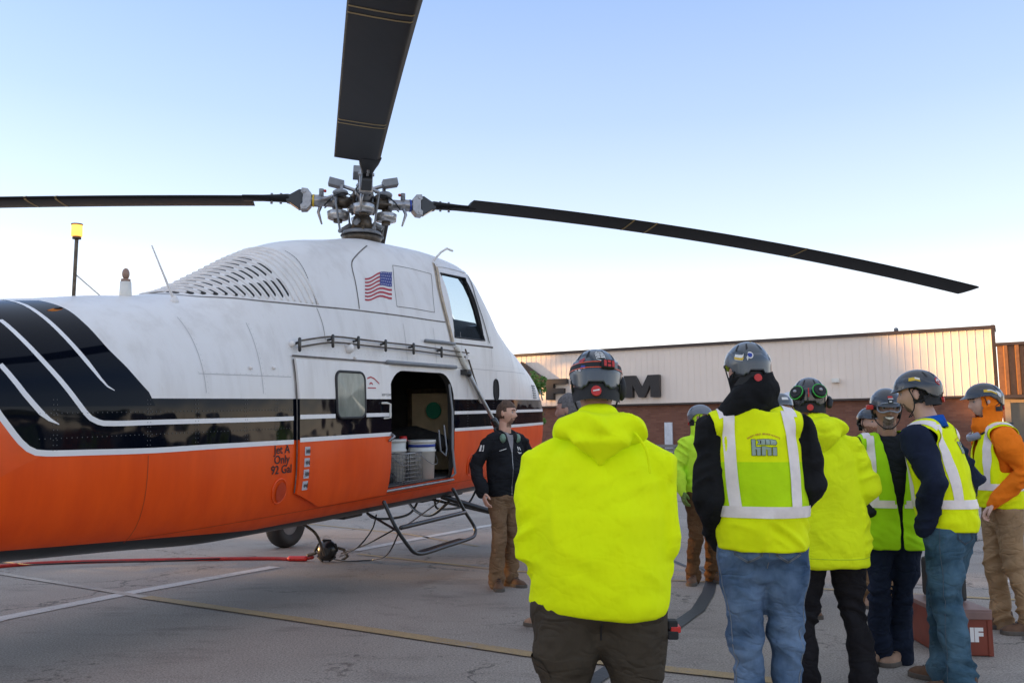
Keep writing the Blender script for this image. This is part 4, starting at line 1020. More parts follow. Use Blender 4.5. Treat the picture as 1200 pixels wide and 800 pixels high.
    m = MB(); m.tube([q(.22, -.34), q(.14, -.48), q(.12, -.6)], .014, 8); m.build('servo_link', M['bronze'], heli)
    m = MB(); m.cyl(q(.12, -.24, .05), q(.22, -.30, .08), .03, 8); m.build('scissor_link', M['greymetal'], heli)
for k in range(8):
    a_ = k*45+20; m = MB(); m.cyl(hub_local(.13, a_, -.12), hub_local(.13, a_, .09), .012, 8); m.build('hub_bolt', M['steel'], heli)
m = MB(); p = hub_local(.17, 175, -.55); m.tube([p+Vector((0, 0, -.05)), p+Vector((0, 0, .06))], [.05, .012], 8); m.build('orange_marker', M['orange'], heli)

# ================================================================== LOOSE THINGS ON THE LOT
def G3(x, y, z=0): return Vector(G(x, y, z))
h0 = G3(383, 658); t = thing('cargo_hook', 'black round cargo hook block lying on the asphalt under the belly', 'hook', (h0.x, h0.y, 0))
m = MB(); m.sphere((0, 0, .135), (.12, .11, .125), 20, 12); m.build('block', M['blackmetal'], t)
m = MB()
for k in range(5): a_ = R(72*k); m.tube([(.12*math.cos(a_), -.02, .135+.12*math.sin(a_)), (.13*math.cos(a_+.6), -.05, .135+.125*math.sin(a_+.6))], .016, 6)
m.cyl((0, -.09, .13), (0, -.13, .13), .05, 14); m.build('guard_ring', M['rubber'], t)
m = MB(); m.tube([(.13, 0, .16), (.20, 0, .14), (.24, .02, .06), (.18, .02, .02)], .018, 8); m.tube([(-.14, 0, .1), (-.22, 0, .08)], .02, 8); m.build('hook', M['bronze'], t)
def cable(name, label, pts, r_, mat, cat='cable', n=None, parts=None):
    P = resample([Vector(p) for p in pts], n or len(pts)*8); m = MB(); m.tube(P, r_, 8); o = m.build(name, M[mat]); tag(o, label, cat); return o
hw = lambda px, py, w: HM @ hplane(px, py, w)
cable('hook_cable', 'thin black cable looping from the belly down to the hook, outermost loop', [hw(468, 622, .9), hw(455, 648, .6), G3(440, 655, .03), G3(410, 657, .02), G3(392, 655, .10)], .008, 'blackmetal')
cable('hook_cable', 'thin black cable running straight from the step frame to the hook', [hw(462, 620, .9), hw(430, 637, .5), G3(400, 648, .12)], .008, 'blackmetal')
cable('hook_cable', 'thin black cable hanging from the belly close above the hook', [hw(441, 603, .5), hw(436, 620, .4), hw(420, 640, .35), G3(398, 652, .14)], .008, 'blackmetal')
cable('hook_sling', 'short sling from the hook up to the belly on its left side', [hw(352, 612, 0), hw(362, 618, .0), hw(372, 628, .1), G3(380, 650, .2)], .014, 'bronze', 'sling')
M['redhose'] = simple('red_hose', (.42, .022, .015), .45, var=.25, nscale=9)
cable('red_hose', 'red hose lying along the asphalt beside the belly of the helicopter', [G3(-90, 672, .02), G3(0, 663, .02), G3(60, 659, .02), G3(150, 656.5, .02), G3(250, 654.5, .02), G3(320, 654, .02), G3(348, 655, .02), G3(366, 652.5, .05)], .022, 'redhose', 'hose')
cable('black_cord', 'thin black cord lying against the red hose', [G3(-90, 668, .01), G3(0, 659, .01), G3(40, 661, .06), G3(110, 658, .045), G3(190, 657, .045), G3(300, 652, .01)], .008, 'rubber', 'cord')
cable('hose_coupling', 'bright red coupling at the end of the hose next to the hook', [G3(340, 654, .03), G3(358, 654, .035)], .032, 'red', 'coupling')
tp = HM @ Vector((-3.0, -.1, .66)); 
# toolbox at the feet on the right
M['boxred'] = simple('brown_red_box', (.20, .035, .018), .42, var=.2); M['boxlid'] = simple('brown_grey_lid', (.22, .13, .115), .5, var=.15)
bx = G3(1143, 772); RZ = R(-4)
t = thing('toolbox', 'red-brown painted tool box with white letters behind the man in blue jeans', 'toolbox', (bx.x-.09, bx.y+.36, 0), RZ)
m = MB(); m.box((.095, 0, .14), (.33, .56, .27)); m.build('case', M['boxred'], t, bevel=.006)
m = MB(); m.box((.095, 0, .285), (.345, .58, .03)); m.box((.095, -.287, .262), (.34, .012, .05)); m.build('lid', M['boxlid'], t, bevel=.004)
for y_ in (-.27, .27):
    for x_ in (-.06, .25): m = MB(); m.box((x_, y_, .14), (.03, .03, .272)); m.build('corner_trim', M['boxred'], t)
me = text_mesh('IF', .115, .007); me.materials.append(M['stripe']); link('lettering', me, t, M=Matrix.Translation((.16, -.2875, .135)) @ Matrix.Rotation(R(90), 4, 'X'))
t2 = thing('tool_case', 'black upright tool case standing on the toolbox lid', 'case', (bx.x+.05, bx.y+.46, .30), RZ)
m = MB(); m.box((0, 0, .14), (.20, .30, .28)); m.build('case', M['rubber'], t2, bevel=.03); m = MB(); m.tube([(0, -.08, .28), (0, -.08, .32), (0, .08, .32), (0, .08, .28)], .012, 8); m.build('handle', M['blackmetal'], t2)
t3 = thing('water_bottle', 'clear bluish bottle beside the black tool case', 'bottle', (bx.x+.20, bx.y+.56, .15)); m = MB(); m.tube([(0, 0, 0), (0, 0, .13), (0, 0, .16), (0, 0, .19)], [.033, .033, .015, .013], 14, cap='flat'); m.build('bottle', simple('blue_clear', (.35, .48, .55), .1), t3); m = MB(); m.cyl((0, 0, .19), (0, 0, .21), .015, 12); m.build('cap', M['blue'], t3)

# ================================================================== PEOPLE LIBRARY
def remesh(mb, voxel, smooth=4, fac=.5):
    me = mb.mesh('raw', [M['print']]); o = link('raw', me)
    r = o.modifiers.new('r', 'REMESH'); r.mode = 'VOXEL'; r.voxel_size = voxel
    sm = o.modifiers.new('s', 'SMOOTH'); sm.factor = fac; sm.iterations = smooth
    bpy.context.view_layer.update(); dg = bpy.context.evaluated_depsgraph_get()
    out = bpy.data.meshes.new_from_object(o.evaluated_get(dg)); bpy.data.objects.remove(o); out.materials.clear(); return out
def get_vn(me):
    n = len(me.vertices); V = np.empty(n*3); me.vertices.foreach_get('co', V); V = V.reshape(-1, 3)
    N = np.empty(n*3); me.vertices.foreach_get('normal', N); return V, N.reshape(-1, 3)
def fold(me, specs, seed=0):
    """specs: (amplitude, (fx,fy,fz), weight function or None, ridged)"""
    V, N = get_vn(me); d = np.zeros(len(V))
    for k, (amp, fr_, wf, rid) in enumerate(specs):
        Vs = V.copy(); sg_ = (-1 if (k+seed) % 2 else 1)*.55
        Vs[:, 2] += sg_*V[:, 0]+.3*V[:, 1]
        q = Vs*np.array(fr_) + seed*13.7 + k*5.1
        q = q + .35*np.stack([vnoise(q*.6+9, 3), vnoise(q*.6+21, 4), vnoise(q*.6+37, 5)], 1)
        n = vnoise(q, seed+k)
        if rid: n = (1-np.abs(n)*2.2); n = np.clip(n, -1, 1)
        d += amp*n*(1 if wf is None else wf(V))
    V2 = V + N*d[:, None]; me.vertices.foreach_set('co', V2.ravel()); me.update(); return me
def finish(me, name, mats, parent, matfn=None, delfn=None):
    for mt in mats: me.materials.append(mt)
    if delfn or matfn:
        V, N = get_vn(me); F = len(me.polygons); C_ = np.empty(F*3); me.polygons.foreach_get('center', C_); C_ = C_.reshape(-1, 3)
    if matfn:
        me.polygons.foreach_set('material_index', matfn(C_).astype(np.int32))
    if delfn:
        kill = delfn(C_); bm = bmesh.new(); bm.from_mesh(me); bm.faces.ensure_lookup_table()
        bmesh.ops.delete(bm, geom=[bm.faces[i] for i in np.nonzero(kill)[0]], context='FACES'); bm.to_mesh(me); bm.free()
    me.polygons.foreach_set('use_smooth', [True]*len(me.polygons)); me.update()
    return link(name, me, parent)
def bvh_of(o):
    me = o.data; return BVHTree.FromPolygons([v.co for v in me.vertices], [p.vertices for p in me.polygons])
def wrap_grid(bvh, rows, off, name, mat, parent):
    """rows of (origin, direction) rays; keeps quads whose four rays hit"""
    mb = MB(); P = []
    for r_ in rows:
        L_ = []
        for o_, d_ in r_:
            loc, nrm, i, dist = bvh.ray_cast(Vector(o_), Vector(d_).normalized())
            L_.append(None if loc is None else loc - Vector(d_).normalized()*off)
        P.append(L_)
    idx = {}; vs = []
    for i, r_ in enumerate(P):
        for j, p in enumerate(r_):
            if p is not None: idx[i, j] = len(vs); vs.append(p)
    fs = []
    for i in range(len(P)-1):
        for j in range(len(P[0])-1):
            q = [(i, j), (i, j+1), (i+1, j+1), (i+1, j)]
            if all(k in idx for k in q):
                pts = [vs[idx[k]] for k in q]
                if max((pts[a]-pts[(a+1) % 4]).length for a in range(4)) < .12: fs.append([idx[k] for k in q])
    if not fs: return None
    mb.add(vs, fs); return mb.build(name, mat, parent)
def wrap_mesh(bvh, me, origin, xd, yd, direction, off, name, mat, parent, curve=None):
    """drop a flat mesh (x,y) on to a body: ray from origin + x*xd + y*yd"""
    D = Vector(direction).normalized(); good = True
    for v in me.vertices:
        x, y = v.co.x, v.co.y
        if curve: x, y = curve(x, y)
        o_ = Vector(origin)+Vector(xd)*x+Vector(yd)*y
        loc, nrm, i, dist = bvh.ray_cast(o_, D)
        v.co = (loc - D*off) if loc is not None else Vector((0, 0, -99))
    bm = bmesh.new(); bm.from_mesh(me); bmesh.ops.delete(bm, geom=[v for v in bm.verts if v.co.z < -50], context='VERTS'); bm.to_mesh(me); bm.free()
    me.materials.clear(); me.materials.append(mat)
    return link(name, me, parent)
def poly_mesh(polys):
    mb = MB()
    for p in polys: mb.add([(x, y, 0) for x, y in p], [list(range(len(p)))], 0, False)
    me = bpy.data.meshes.new('flat'); me.from_pydata(mb.v, [], mb.f); return me

SKIN = lambda tone: simple('skin_%d' % int(tone[0]*1000), tone, .5, var=.10, nscale=14, bump=.1, bscale=90)
def head_pts(mb, HMx, expr=None, nu=56, nv=44):
    vs = []; fs = []; gs = lambda x, s: math.exp(-(x/s)**2)
    for j in range(nv+1):
        t = math.pi*j/nv; t = min(max(t, .02), math.pi-.02)
        for i in range(nu):
            p = 2*math.pi*i/nu; x = math.sin(t)*math.cos(p); y = math.sin(t)*math.sin(p); z = -math.cos(t)
            X, Y, Z = .077*x, .098*y, .118*z
            if z < 0: k = (-z)**1.4; X *= 1-.22*k; Y = Y*(1-.05*k) if y > 0 else Y*(1-.30*k)
            if y > .1:
                f = min(1, (y-.1)/.5)
                nz = gs(X, .011)*(max(0, min(1, (.012-Z)/.045)) if Z > -.04 else gs(Z+.04, .009))
                Y += f*(.026*nz + .005*gs(Z-.024, .010)*gs(X, .05) - .011*gs(abs(X)-.031, .014)*gs(Z-.004, .013) + .006*gs(X, .022)*gs(Z+.060, .0055) + .007*gs(X, .020)*gs(Z+.072, .0055) - .005*gs(X, .024)*gs(Z+.066, .003) + .010*gs(X, .024)*gs(Z+.098, .014) + .004*gs(abs(X)-.045, .018)*gs(Z+.025, .018) - .004*gs(abs(X)-.045, .02)*gs(Z+.07, .02))
                if abs(X) < .02: Y += .0
            vs.append(HMx @ Vector((X, Y, Z)))
    for j in range(nv):
        for i in range(nu): fs.append((j*nu+i, j*nu+(i+1) % nu, (j+1)*nu+(i+1) % nu, (j+1)*nu+i))
    fs.append([i for i in range(nu)][::-1]); fs.append([nv*nu+i for i in range(nu)])
    mb.add(vs, fs)
    for s_ in (-1, 1):
        mb.sphere(HMx @ Vector((s_*.080, -.006, -.006)), (.009, .018, .031), 12, 8, (HMx.to_3x3() @ Matrix.Rotation(s_*-.35, 3, 'Z')))
def hand_pts(mb, Mx, side, curl=.5, fat=1.0, point=0):
    """Mx: hand frame, +Y along the fingers, +X towards the thumb (before side), +Z back of the hand"""
    s = side; f_ = lambda x, y, z: Mx @ Vector((x*s, y, z))
    mb.tube([f_(0, -.02, 0), f_(.002, .02, 0), f_(.0, .055, 0), f_(-.002, .085, -.002)], [(.024*fat, .019*fat), (.034*fat, .017*fat), (.040*fat, .016*fat), (.038*fat, .013*fat)], 12, up=Mx.to_3x3() @ Vector((1, 0, 0)))
    for k, (x, L_) in enumerate(((.030, .070), (.010, .080), (-.011, .074), (-.030, .058))):
        c = curl*(1+.12*k); P = [f_(x, .080, -.002)]; a = c*.35; y, z = .080, -.002
        for seg in (.42, .33, .25):
            y += L_*seg*math.cos(a); z -= L_*seg*math.sin(a); P.append(f_(x*1.06, y, z)); a += c*.75
        mb.tube(P, [.0098*fat, .0092*fat, .0085*fat, .0070*fat], 8)
    P = [f_(.026, .010, -.004), f_(.050, .034, -.014), f_(.058, .058, -.022), f_(.056, .078, -.030)]
    mb.tube(P, [.014*fat, .012*fat, .0105*fat, .0085*fat], 8)
def frame_from(o, y, z):
    y = Vector(y).normalized(); z = Vector(z); z = (z-y*z.dot(y)).normalized(); x = y.cross(z)
    Mx = Matrix((x, y, z)).transposed().to_4x4(); Mx.translation = Vector(o); return Mx

def boot(parent, k, foot, mat, solemat, name='boot', trim=None):
    x, y, yaw = foot; a = R(yaw); F_ = lambda u, v, z: Vector((x*k+(u*math.cos(a)+v*math.sin(a))*k, y*k+(-u*math.sin(a)+v*math.cos(a))*k, z*k))
    out = [(-.085, .028), (-.075, .037), (-.03, .038), (.03, .036), (.08, .047), (.13, .052), (.17, .046), (.195, .030), (.205, .012)]
    def ring(sc, z): return [F_(w*sc, v, z) for v, w in out]+[F_(-w*sc, v, z) for v, w in out[::-1]]
    m = MB(); rows = [ring(1.0, .0), ring(1.06, .006), ring(1.06, .026), ring(1.0, .030)]
    n = len(rows[0]); vs = [p for r_ in rows for p in r_]; fs = [(i*n+j, i*n+(j+1) % n, (i+1)*n+(j+1) % n, (i+1)*n+j) for i in range(3) for j in range(n)]+[list(range(n))[::-1], [3*n+j for j in range(n)]]
    m.add(vs, fs, 0, False)
    u = MB(); S = [(-.080, .030, .13), (-.05, .037, .15), (0, .037, .15), (.04, .036, .115), (.08, .043, .085), (.12, .048, .070), (.16, .044, .062), (.19, .028, .045), (.198, .012, .035)]
    rows = []
    for v, w, h in S: rows.append([F_(w*math.cos(t)*(1.0 if math.sin(t) < .5 else 1.0), v, .026+(h-.026)*max(0, math.sin(t))**.75) for t in np.linspace(0, math.pi, 12)])
    u.grid(rows); u.add([p for p in rows[0]], [list(range(12))], 0); u.add([p for p in rows[-1]], [list(range(12))], 0)
    b = u.build(name, mat, parent); m.build('sole', solemat, b)
    l = MB()
    for q in range(4):
        v = .045+.022*q; h = .118-.0125*q*1.2; l.tube([F_(-.018, v, h-.006), F_(0, v, h+.003), F_(.018, v, h-.006)], .003*k, 6)
    l.build('laces', M['print'], b)
    return b

M['helmet'] = simple('grey_helmet', (.060, .072, .085), .28, coat=.5, var=.06)
M['helmet_dark'] = simple('dark_helmet', (.028, .032, .040), .25, coat=.5, var=.06)
M['helmet_white'] = simple('white_helmet', (.55, .56, .60), .3, coat=.4)
M['strapblack'] = simple('black_strap', (.012, .012, .013), .7)
M['stickerw'] = simple('sticker_white', (.72, .70, .66), .5); M['stickery'] = simple('sticker_yellow', (.70, .45, .02), .5)
M['tape'] = simple('reflective_tape', (.86, .76, .71), .4, metal=.0, var=.08, nscale=20)
M['teeth'] = simple('teeth', (.75, .72, .66), .3); M['eyew'] = simple('eye_white', (.34, .31, .29), .4); M['iris'] = simple('eye_dark', (.03, .02, .015), .2)
def helmet(parent, HMx, mat, sc=(1, 1, 1), tilt=0, stickers=(), headlamp=False, nape=True, chin=True, brim=.02, redclip=None):
    HX = HMx @ Matrix.Rotation(R(tilt), 4, 'X') @ Matrix.Translation((0, -.008, .028))
    rx, ry, rz = .106*sc[0], .136*sc[1], .118*sc[2]
    def rim(th):        # th=0 front, pi back
        c = math.cos(th); s2 = math.sin(th)**2
        return .010*max(0, c)**2*0 + (.005 if c > 0 else 0)*c - .062*max(0, -c)**.8*(1-.0) + .010*math.exp(-((abs(math.sin(th))-1)/.16)**2) - (.012 if abs(c+.62) < .22 else 0) + (.018 if c < -.93 else 0)
    nt_, np_ = 64, 30
    def P(th, t, extra=0):
        zr = rim(th); arc = math.pi/2*1.0; L1 = 1.0; down = max(0, -zr)/rz; tot = 1.0+down*.9
        q = t*tot
        if q <= 1: a = q*math.pi/2; r_ = math.sin(a); z = rz*math.cos(a)
        else: r_ = 1-.06*(q-1); z = -(q-1)/(tot-1+1e-9)*(-zr) if tot > 1 else 0
        if zr > 0: z = max(z, zr)
        led = .0035 if (.60 < t < .995 and math.cos(th) < .55) else 0
        br = brim*max(0, math.cos(th))**3*max(0, (t-.90)/.10)
        rr_ = r_
        x = (rx*rr_+led+extra+0)*math.sin(th)+0; y = (ry*rr_+led+extra+br)*math.cos(th)
        if t < .02: x = y = 0
        return Vector((x, y, z - br*.3 + (extra if t < .05 else extra*math.cos(t*1.4)*.6)))
    ts = [0.0, .03]+list(np.linspace(.08, .58, 14))+[.60, .605]+list(np.linspace(.65, .99, 10))+[1.0]
    m = MB(); rows = [[HX @ P(2*math.pi*i/nt_, t) for i in range(nt_+1)] for t in ts]
    rows.append([HX @ (P(2*math.pi*i/nt_, 1.0)*.93) for i in range(nt_+1)]); rows.append([HX @ (P(2*math.pi*i/nt_, .8)*.90) for i in range(nt_+1)])
    m.grid(rows); h = m.build('helmet', mat, parent)
    # vents / crown ridges
    for th in (2.2, 2.75, 3.53, 4.08):
        v = MB(); v.grid([[HX @ P(th-.05, t, .0012), HX @ P(th+.05, t, .0012)] for t in np.linspace(.30, .48, 6)]); 
        if nape != 'plain': v.build('vent', M['strapblack'], h)
    if nape:
        m = MB(); rows = []
        for th in np.linspace(math.pi-1.25, math.pi+1.25, 22): rows.append([HX @ Vector((.094*math.sin(th), .118*math.cos(th), z)) for z in (-.045, -.060, -.085, -.105)])
        m.grid(rows); m.build('nape_band', M['strapblack'], h)
        m = MB(); c = HX @ Vector((0, -.122, -.078)); d = HX.to_3x3() @ Vector((0, -1, 0)); m.cyl(c, c+d*.012, .018, 18); m.build('nape_dial', M[redclip or 'red'], h)
        if redclip is None and headlamp:
            m = MB(); X3 = HX.to_3x3(); m.grid([[c+d*.0135+X3 @ Vector((-.012, 0, .001)), c+d*.0135+X3 @ Vector((-.012, 0, -.003))], [c+d*.0135+X3 @ Vector((.012, 0, .006)), c+d*.0135+X3 @ Vector((.012, 0, .000))]], 0, False); m.build('dial_mark', M['stickerw'], h)
    if chin:
        for s_ in (-1, 1):
            m = MB(); m.tube(resample([HX @ Vector((s_*.096, .035, .0)), HX @ Vector((s_*.088, .02, -.06)), HX @ Vector((s_*.070, .03, -.115)), HX @ Vector((s_*.030, .065, -.152)), HX @ Vector((0, .072, -.156))], 16), (.0035), 6)
            m.tube(resample([HX @ Vector((s_*.090, -.075, -.04)), HX @ Vector((s_*.088, -.03, -.07)), HX @ Vector((s_*.082, .02, -.085))], 10), (.0035), 6); m.build('chin_strap', M['strapblack'], h)
    def patch(th0, th1, t0, t1, mt, off=.0016, name='sticker', par=h, corner=0):
        v = MB(); v.grid([[HX @ P(th0+(th1-th0)*i/8, t0+(t1-t0)*j/4, off) for j in range(5)] for i in range(9)]); return v.build(name, mt if not isinstance(mt, str) else M[mt], par)
    for st in stickers: patch(*st)
    def blob(thc, tc, rad_t, ratio, mt, off=.0018, name='sticker', seed=0):
        rr_ = random.Random(seed); n = 18; pts = [HX @ P(thc, tc, off)]
        for q in range(n):
            a = 2*math.pi*q/n; k_ = 1+(rr_.uniform(-.16, .16) if seed else 0); pts.append(HX @ P(thc+rad_t*ratio*k_*math.cos(a), tc+rad_t*k_*math.sin(a), off))
        v = MB(); v.add(pts, [(0, q+1, (q+1) % n+1) for q in range(n)]); return v.build(name, M[mt], h)
    def Zp(th, z, off=0):      # point on the shell at a fixed height
        a = math.acos(max(-1, min(1, max(z, 0)/rz))); r_ = math.sin(a) if z > 0 else 1-.03
        return HX @ Vector(((rx*r_+.0035+off)*math.sin(th), (ry*r_+.0035+off)*math.cos(th), z))
    h_P = (lambda th, t, off=0: HX @ P(th, t, off)); h_P.Z = Zp
    if headlamp:
        for z0, z1, mt, off in ((.040, .020, 'strapblack', .003), (.043, .040, 'orange', .0035), (.020, .017, 'orange', .0035)):
            v = MB(); v.grid([[Zp(th, z0+.006*math.cos(th), off), Zp(th, z1+.006*math.cos(th), off)] for th in np.linspace(0, 2*math.pi, 60)]); v.build('headlamp_strap', M[mt], h)
    return h, h_P, patch, blob, HX

def person(label, x, y, heading, H, look=0, nod=0, B=1.0, voxel=.009, skin=(.46, .25, .17), rings=None, top='hoodie', topmat='lime', legmat=None, boots=None,
           armR=None, armL=None, feet=((.11, .02, 12), (-.11, -.02, -12)), sleeve=1.0, hood=None, legr=1.0, group='crew standing beside the helicopter', hair=None, beard=None, lean=(0, 0), handmode=('in', 'in'), glove=None, seed=1, under=False, beardc=None, hairvol=False, headoff=(0, 0), shz=1.415, foldamp=1.0, hem=.80, kneeb=None, legtop=1.02):
    k = H/1.80; t = thing('person', label, 'person', (x, y, 0), -R(heading), group)
    P = {}; lx_, ly_ = lean
    def W(x_, y_, z_): return Vector((x_*k, y_*k, z_*k))
    # joints
    armR = armR or ((.28, -.05, 1.15), (.27, .04, .90)); armL = armL or ((-.28, -.05, 1.15), (-.27, .04, .90))
    sh = {1: (.168*B+lx_, ly_, shz), -1: (-.168*B+lx_, ly_, shz)}
    hc = Vector(((lx_+headoff[0])*k, (ly_+.025+headoff[1])*k, 1.683*k))
    HMx = Matrix.Translation(hc) @ Matrix.Rotation(-R(look), 4, 'Z') @ Matrix.Rotation(-R(nod), 4, 'X') @ Matrix.Scale(k, 4)
    # --- body: one continuous surface, head to feet
    b = MB(); head_pts(b, HMx)
    b.tube([W(lx_, ly_-.01, 1.40), W(lx_, ly_-.005, 1.50), hc+Vector((0, -.02*k, -.07*k))], [.075*k, .062*k, .060*k], 16)
    b.tube([W(0, 0, .92), W(lx_*.5, ly_*.5, 1.15), W(lx_, ly_, 1.36), W(lx_, ly_, 1.44)], [(.13*k, .09*k), (.12*k*B, .09*k), (.15*k*B, .085*k), (.09*k, .06*k)], 16, up=(1, 0, 0))
    for s_, arm, mode in ((1, armR, handmode[0]), (-1, armL, handmode[1])):
        e, w_ = arm; b.tube([W(sh[s_][0]*.6, sh[s_][1], 1.42), W(*sh[s_]), W(*e), W(*w_)], [.05*k, .048*k, .036*k, .026*k], 10)
        d = (W(*w_)-W(*e)).normalized()
        if mode != 'none':
            inward = Vector((-s_, .2, 0)); 
            Mx = frame_from(W(*w_)+d*.03*k, (d+Vector((0, .05, -.1))).normalized() if mode != 'in' else d, -inward if mode != 'in' else Vector((0, 0, 1)))
            # thumb faces forward
            xax = Mx.to_3x3() @ Vector((1, 0, 0)); sd_ = 1 if xax.y > 0 else -1
            hand_pts(b, Mx @ Matrix.Scale(k, 4), sd_, .55 if mode == 'hang' else 1.0)
            if glove and mode == 'hang':
                gm = MB(); hand_pts(gm, Mx @ Matrix.Scale(k, 4), sd_, .55, 1.22); gme = remesh(gm, .005, 2); finish(gme, 'glove', [M[glove]], t)
    for i, (fx_, fy_, yw) in enumerate(feet):
        s_ = 1 if i == 0 else -1; b.tube([W(s_*.08, 0, .90), W((s_*.09+fx_)/2, fy_/2+.01, .50), W(fx_, fy_-.01, .08)], [.065*k, .032*k, .026*k], 10)
    me = remesh(b, voxel*k, 1, .4)
    HIv = np.array(HMx.inverted())
    def bodymat(C_):
        q = C_ @ HIv[:3, :3].T + HIv[:3, 3]; idx = np.zeros(len(C_), int); n = vnoise(q*90, 3)*.006
        X, Y, Z = q[:, 0], q[:, 1]+n, q[:, 2]+n
        inh = (Z > -.14) & (np.abs(X) < .11) & (np.abs(Y) < .14)
        if hair: idx[inh & ((Z > .070-.02*(np.abs(X) > .05)) | ((Y < .012) & (Z > -.055) & (np.abs(X) < .079)) | ((Y < .035) & (Z > .028)))] = 1
        if beard: idx[inh & (Y > .012) & (((Z < -.050) & (np.abs(X) < .034+.02*(beard == 'full')) & ~((np.abs(Z+.066) < .006) & (np.abs(X) < .020))) | ((beard == 'full') & (Z < -.038-.3*np.maximum(0, Y-.05)) & (Z > -.13)))] = 2
        return idx
    bm_ = finish(me, 'body', [SKIN(skin), simple('hair_%s' % (hair or 'x'), HAIRC.get(hair, (.03, .02, .015)), .6, var=.4, nscale=60, bump=.8, bscale=160), simple('beard_%s_%d' % (beardc or hair or 'x', skin[0]*1000), tuple(np.array(HAIRC.get(beardc or hair, (.05, .03, .02)))*.9+np.array(skin)*.28), .8, var=.4, nscale=80, bump=.8, bscale=160)], t, bodymat)
    if hair and hairvol:
        hm_ = MB(); vs = []; nu, nv = 60, 36
        for j in range(nv+1):
            th = math.pi*.70*j/nv
            for i in range(nu+1):
                p_ = 2*math.pi*i/nu; vs.append((math.sin(th)*math.cos(p_), math.sin(th)*math.sin(p_), math.cos(th)))
        vs = np.array(vs); n_ = vnoise(vs*7, 2)*.5+vnoise(vs*18, 3)*.3+vnoise(vs*40, 4)*.2; r_ = 1.06+.05*n_+.07*np.clip(vs[:, 2], 0, 1)*(vs[:, 1] > -.3)
        pts = vs*np.array([.078, .099, .118])*r_[:, None]; pts[:, 1] -= .004
        okv = [(q[2] > (.045 if q[1] > .045 else .012 if q[1] > .012 else -.045 if abs(q[0]) < .2 else -.02)+.004*n_[i_]) for i_, q in enumerate(pts)]
        fs = [f_ for f_ in [(j*(nu+1)+i, j*(nu+1)+i+1, (j+1)*(nu+1)+i+1, (j+1)*(nu+1)+i) for j in range(nv) for i in range(nu)] if all(okv[q] for q in f_)]
        hm_.add([HMx @ Vector(q) for q in pts], fs); ho = hm_.build('hair', simple('hair_%s' % hair, (0, 0, 0)), bm_); so_ = ho.modifiers.new('t', 'SOLIDIFY'); so_.thickness = .012; so_.offset = -1
    if voxel < .008:
        for s_ in (-1, 1):
            for r_, y_, mt, nm in ((.0115, .0765, 'eyew', 'eye'), (.0068, .0825, 'iris', 'pupil')):
                m = MB(); m.sphere(HMx @ Vector((s_*.031, y_, .004)), r_*k, 12, 8); m.build(nm, M[mt], bm_)
            m = MB(); m.tube([HMx @ Vector((s_*.014, .101, .024)), HMx @ Vector((s_*.032, .098, .030)), HMx @ Vector((s_*.048, .086, .024))], .0045*k, 6); m.build('eyebrow', simple('hair_%s' % (hair or 'x'), (0, 0, 0)), bm_)
    # --- trousers
    ws = .90 if hem > .855 else 1.0
    lg = MB(); lg.tube([W(0, 0, .80), W(0, -.005, .86), W(0, -.01, .95), W(0, 0, legtop)], [(.135*k*B, .10*k), (.172*k*B, .128*k*B), (.176*k*B*ws, .130*k*B*ws), (.152*k*B*ws, .112*k*B*ws)], 24, up=(1, 0, 0))
    for i, (fx_, fy_, yw) in enumerate(feet):
        s_ = 1 if i == 0 else -1; kb = (kneeb[i] if kneeb else (0, .03))
        hx = s_*.088*B
        lg.tube([W(hx, -.005, .88), W(hx*1.02+(fx_-hx)*.2, fy_*.25+kb[1]*.4, .70), W((hx+fx_)/2+kb[0], fy_*.5+kb[1], .49), W(fx_*.93+hx*.07, fy_*.85, .26), W(fx_, fy_-.01, .045)], [(.098*k*legr*B), (.086*k*legr*B), .070*k*legr, .067*k*legr, .076*k*legr], 16)
    me = remesh(lg, .0105*k, 5)
    fold(me, [(.012*foldamp*k, (7, 7, 11), None, False), (.012*foldamp*k, (7, 7, 17), lambda V: np.exp(-((V[:, 2]/k-.46)/.12)**2)+1.0*np.exp(-((V[:, 2]/k-.12)/.12)**2)+.30, True), (.010*foldamp*k, (10, 10, 16), lambda V: np.exp(-((V[:, 2]/k-.82)/.09)**2), True)], seed)
    tr = finish(me, 'trousers', [M[legmat]], t)
    # --- boots
    for f_ in feet: boot(t, k, f_, M[boots or 'boot_brown'], M['sole'])
    # --- top garment
    rg = rings or [(hem, .185, .145), (hem+.05, .21, .160), (1.02, .195, .148), (1.20, .20, .148), (1.34, .200, .135), (1.42, .155, .105), (1.50, .085, .082)]
    us = .86 if under else 1.0; tm = MB()
    def lz(z_): f__ = min(1, max(0, (z_-.95)/.45)); return lx_*f__, ly_*f__
    tm.tube([W(lz(z_)[0], lz(z_)[1]-.005, z_) for z_, *_ in rg], [(a*k*B*us, c*k*us*(B if B < 1.1 else 1+(B-1)*.8)) for _, a, c in rg], 28, up=(1, 0, 0), cap='flat')
    for s_, arm in ((1, armR), (-1, armL)):
        e, w_ = arm; a0 = W(lx_+(sh[s_][0]-lx_)*.42, sh[s_][1], 1.465); a1 = W(*sh[s_]); E_ = W(*e); Wr = W(*w_)
        if top == 'tee': tm.tube([a0, a1, a1.lerp(E_, .75)], [.055*k, .072*k, .07*k], 14)
        else: tm.tube([a0, a1, a1.lerp(E_, .5), E_, E_.lerp(Wr, .5), Wr, Wr+(Wr-E_).normalized()*.02*k], [.058*k*sleeve, .078*k*sleeve, .074*k*sleeve, .066*k*sleeve, .058*k*sleeve, .046*k, .040*k], 16)
    me = remesh(tm, .0105*k, 5)
    ez = (armR[0][2]+armL[0][2])/2
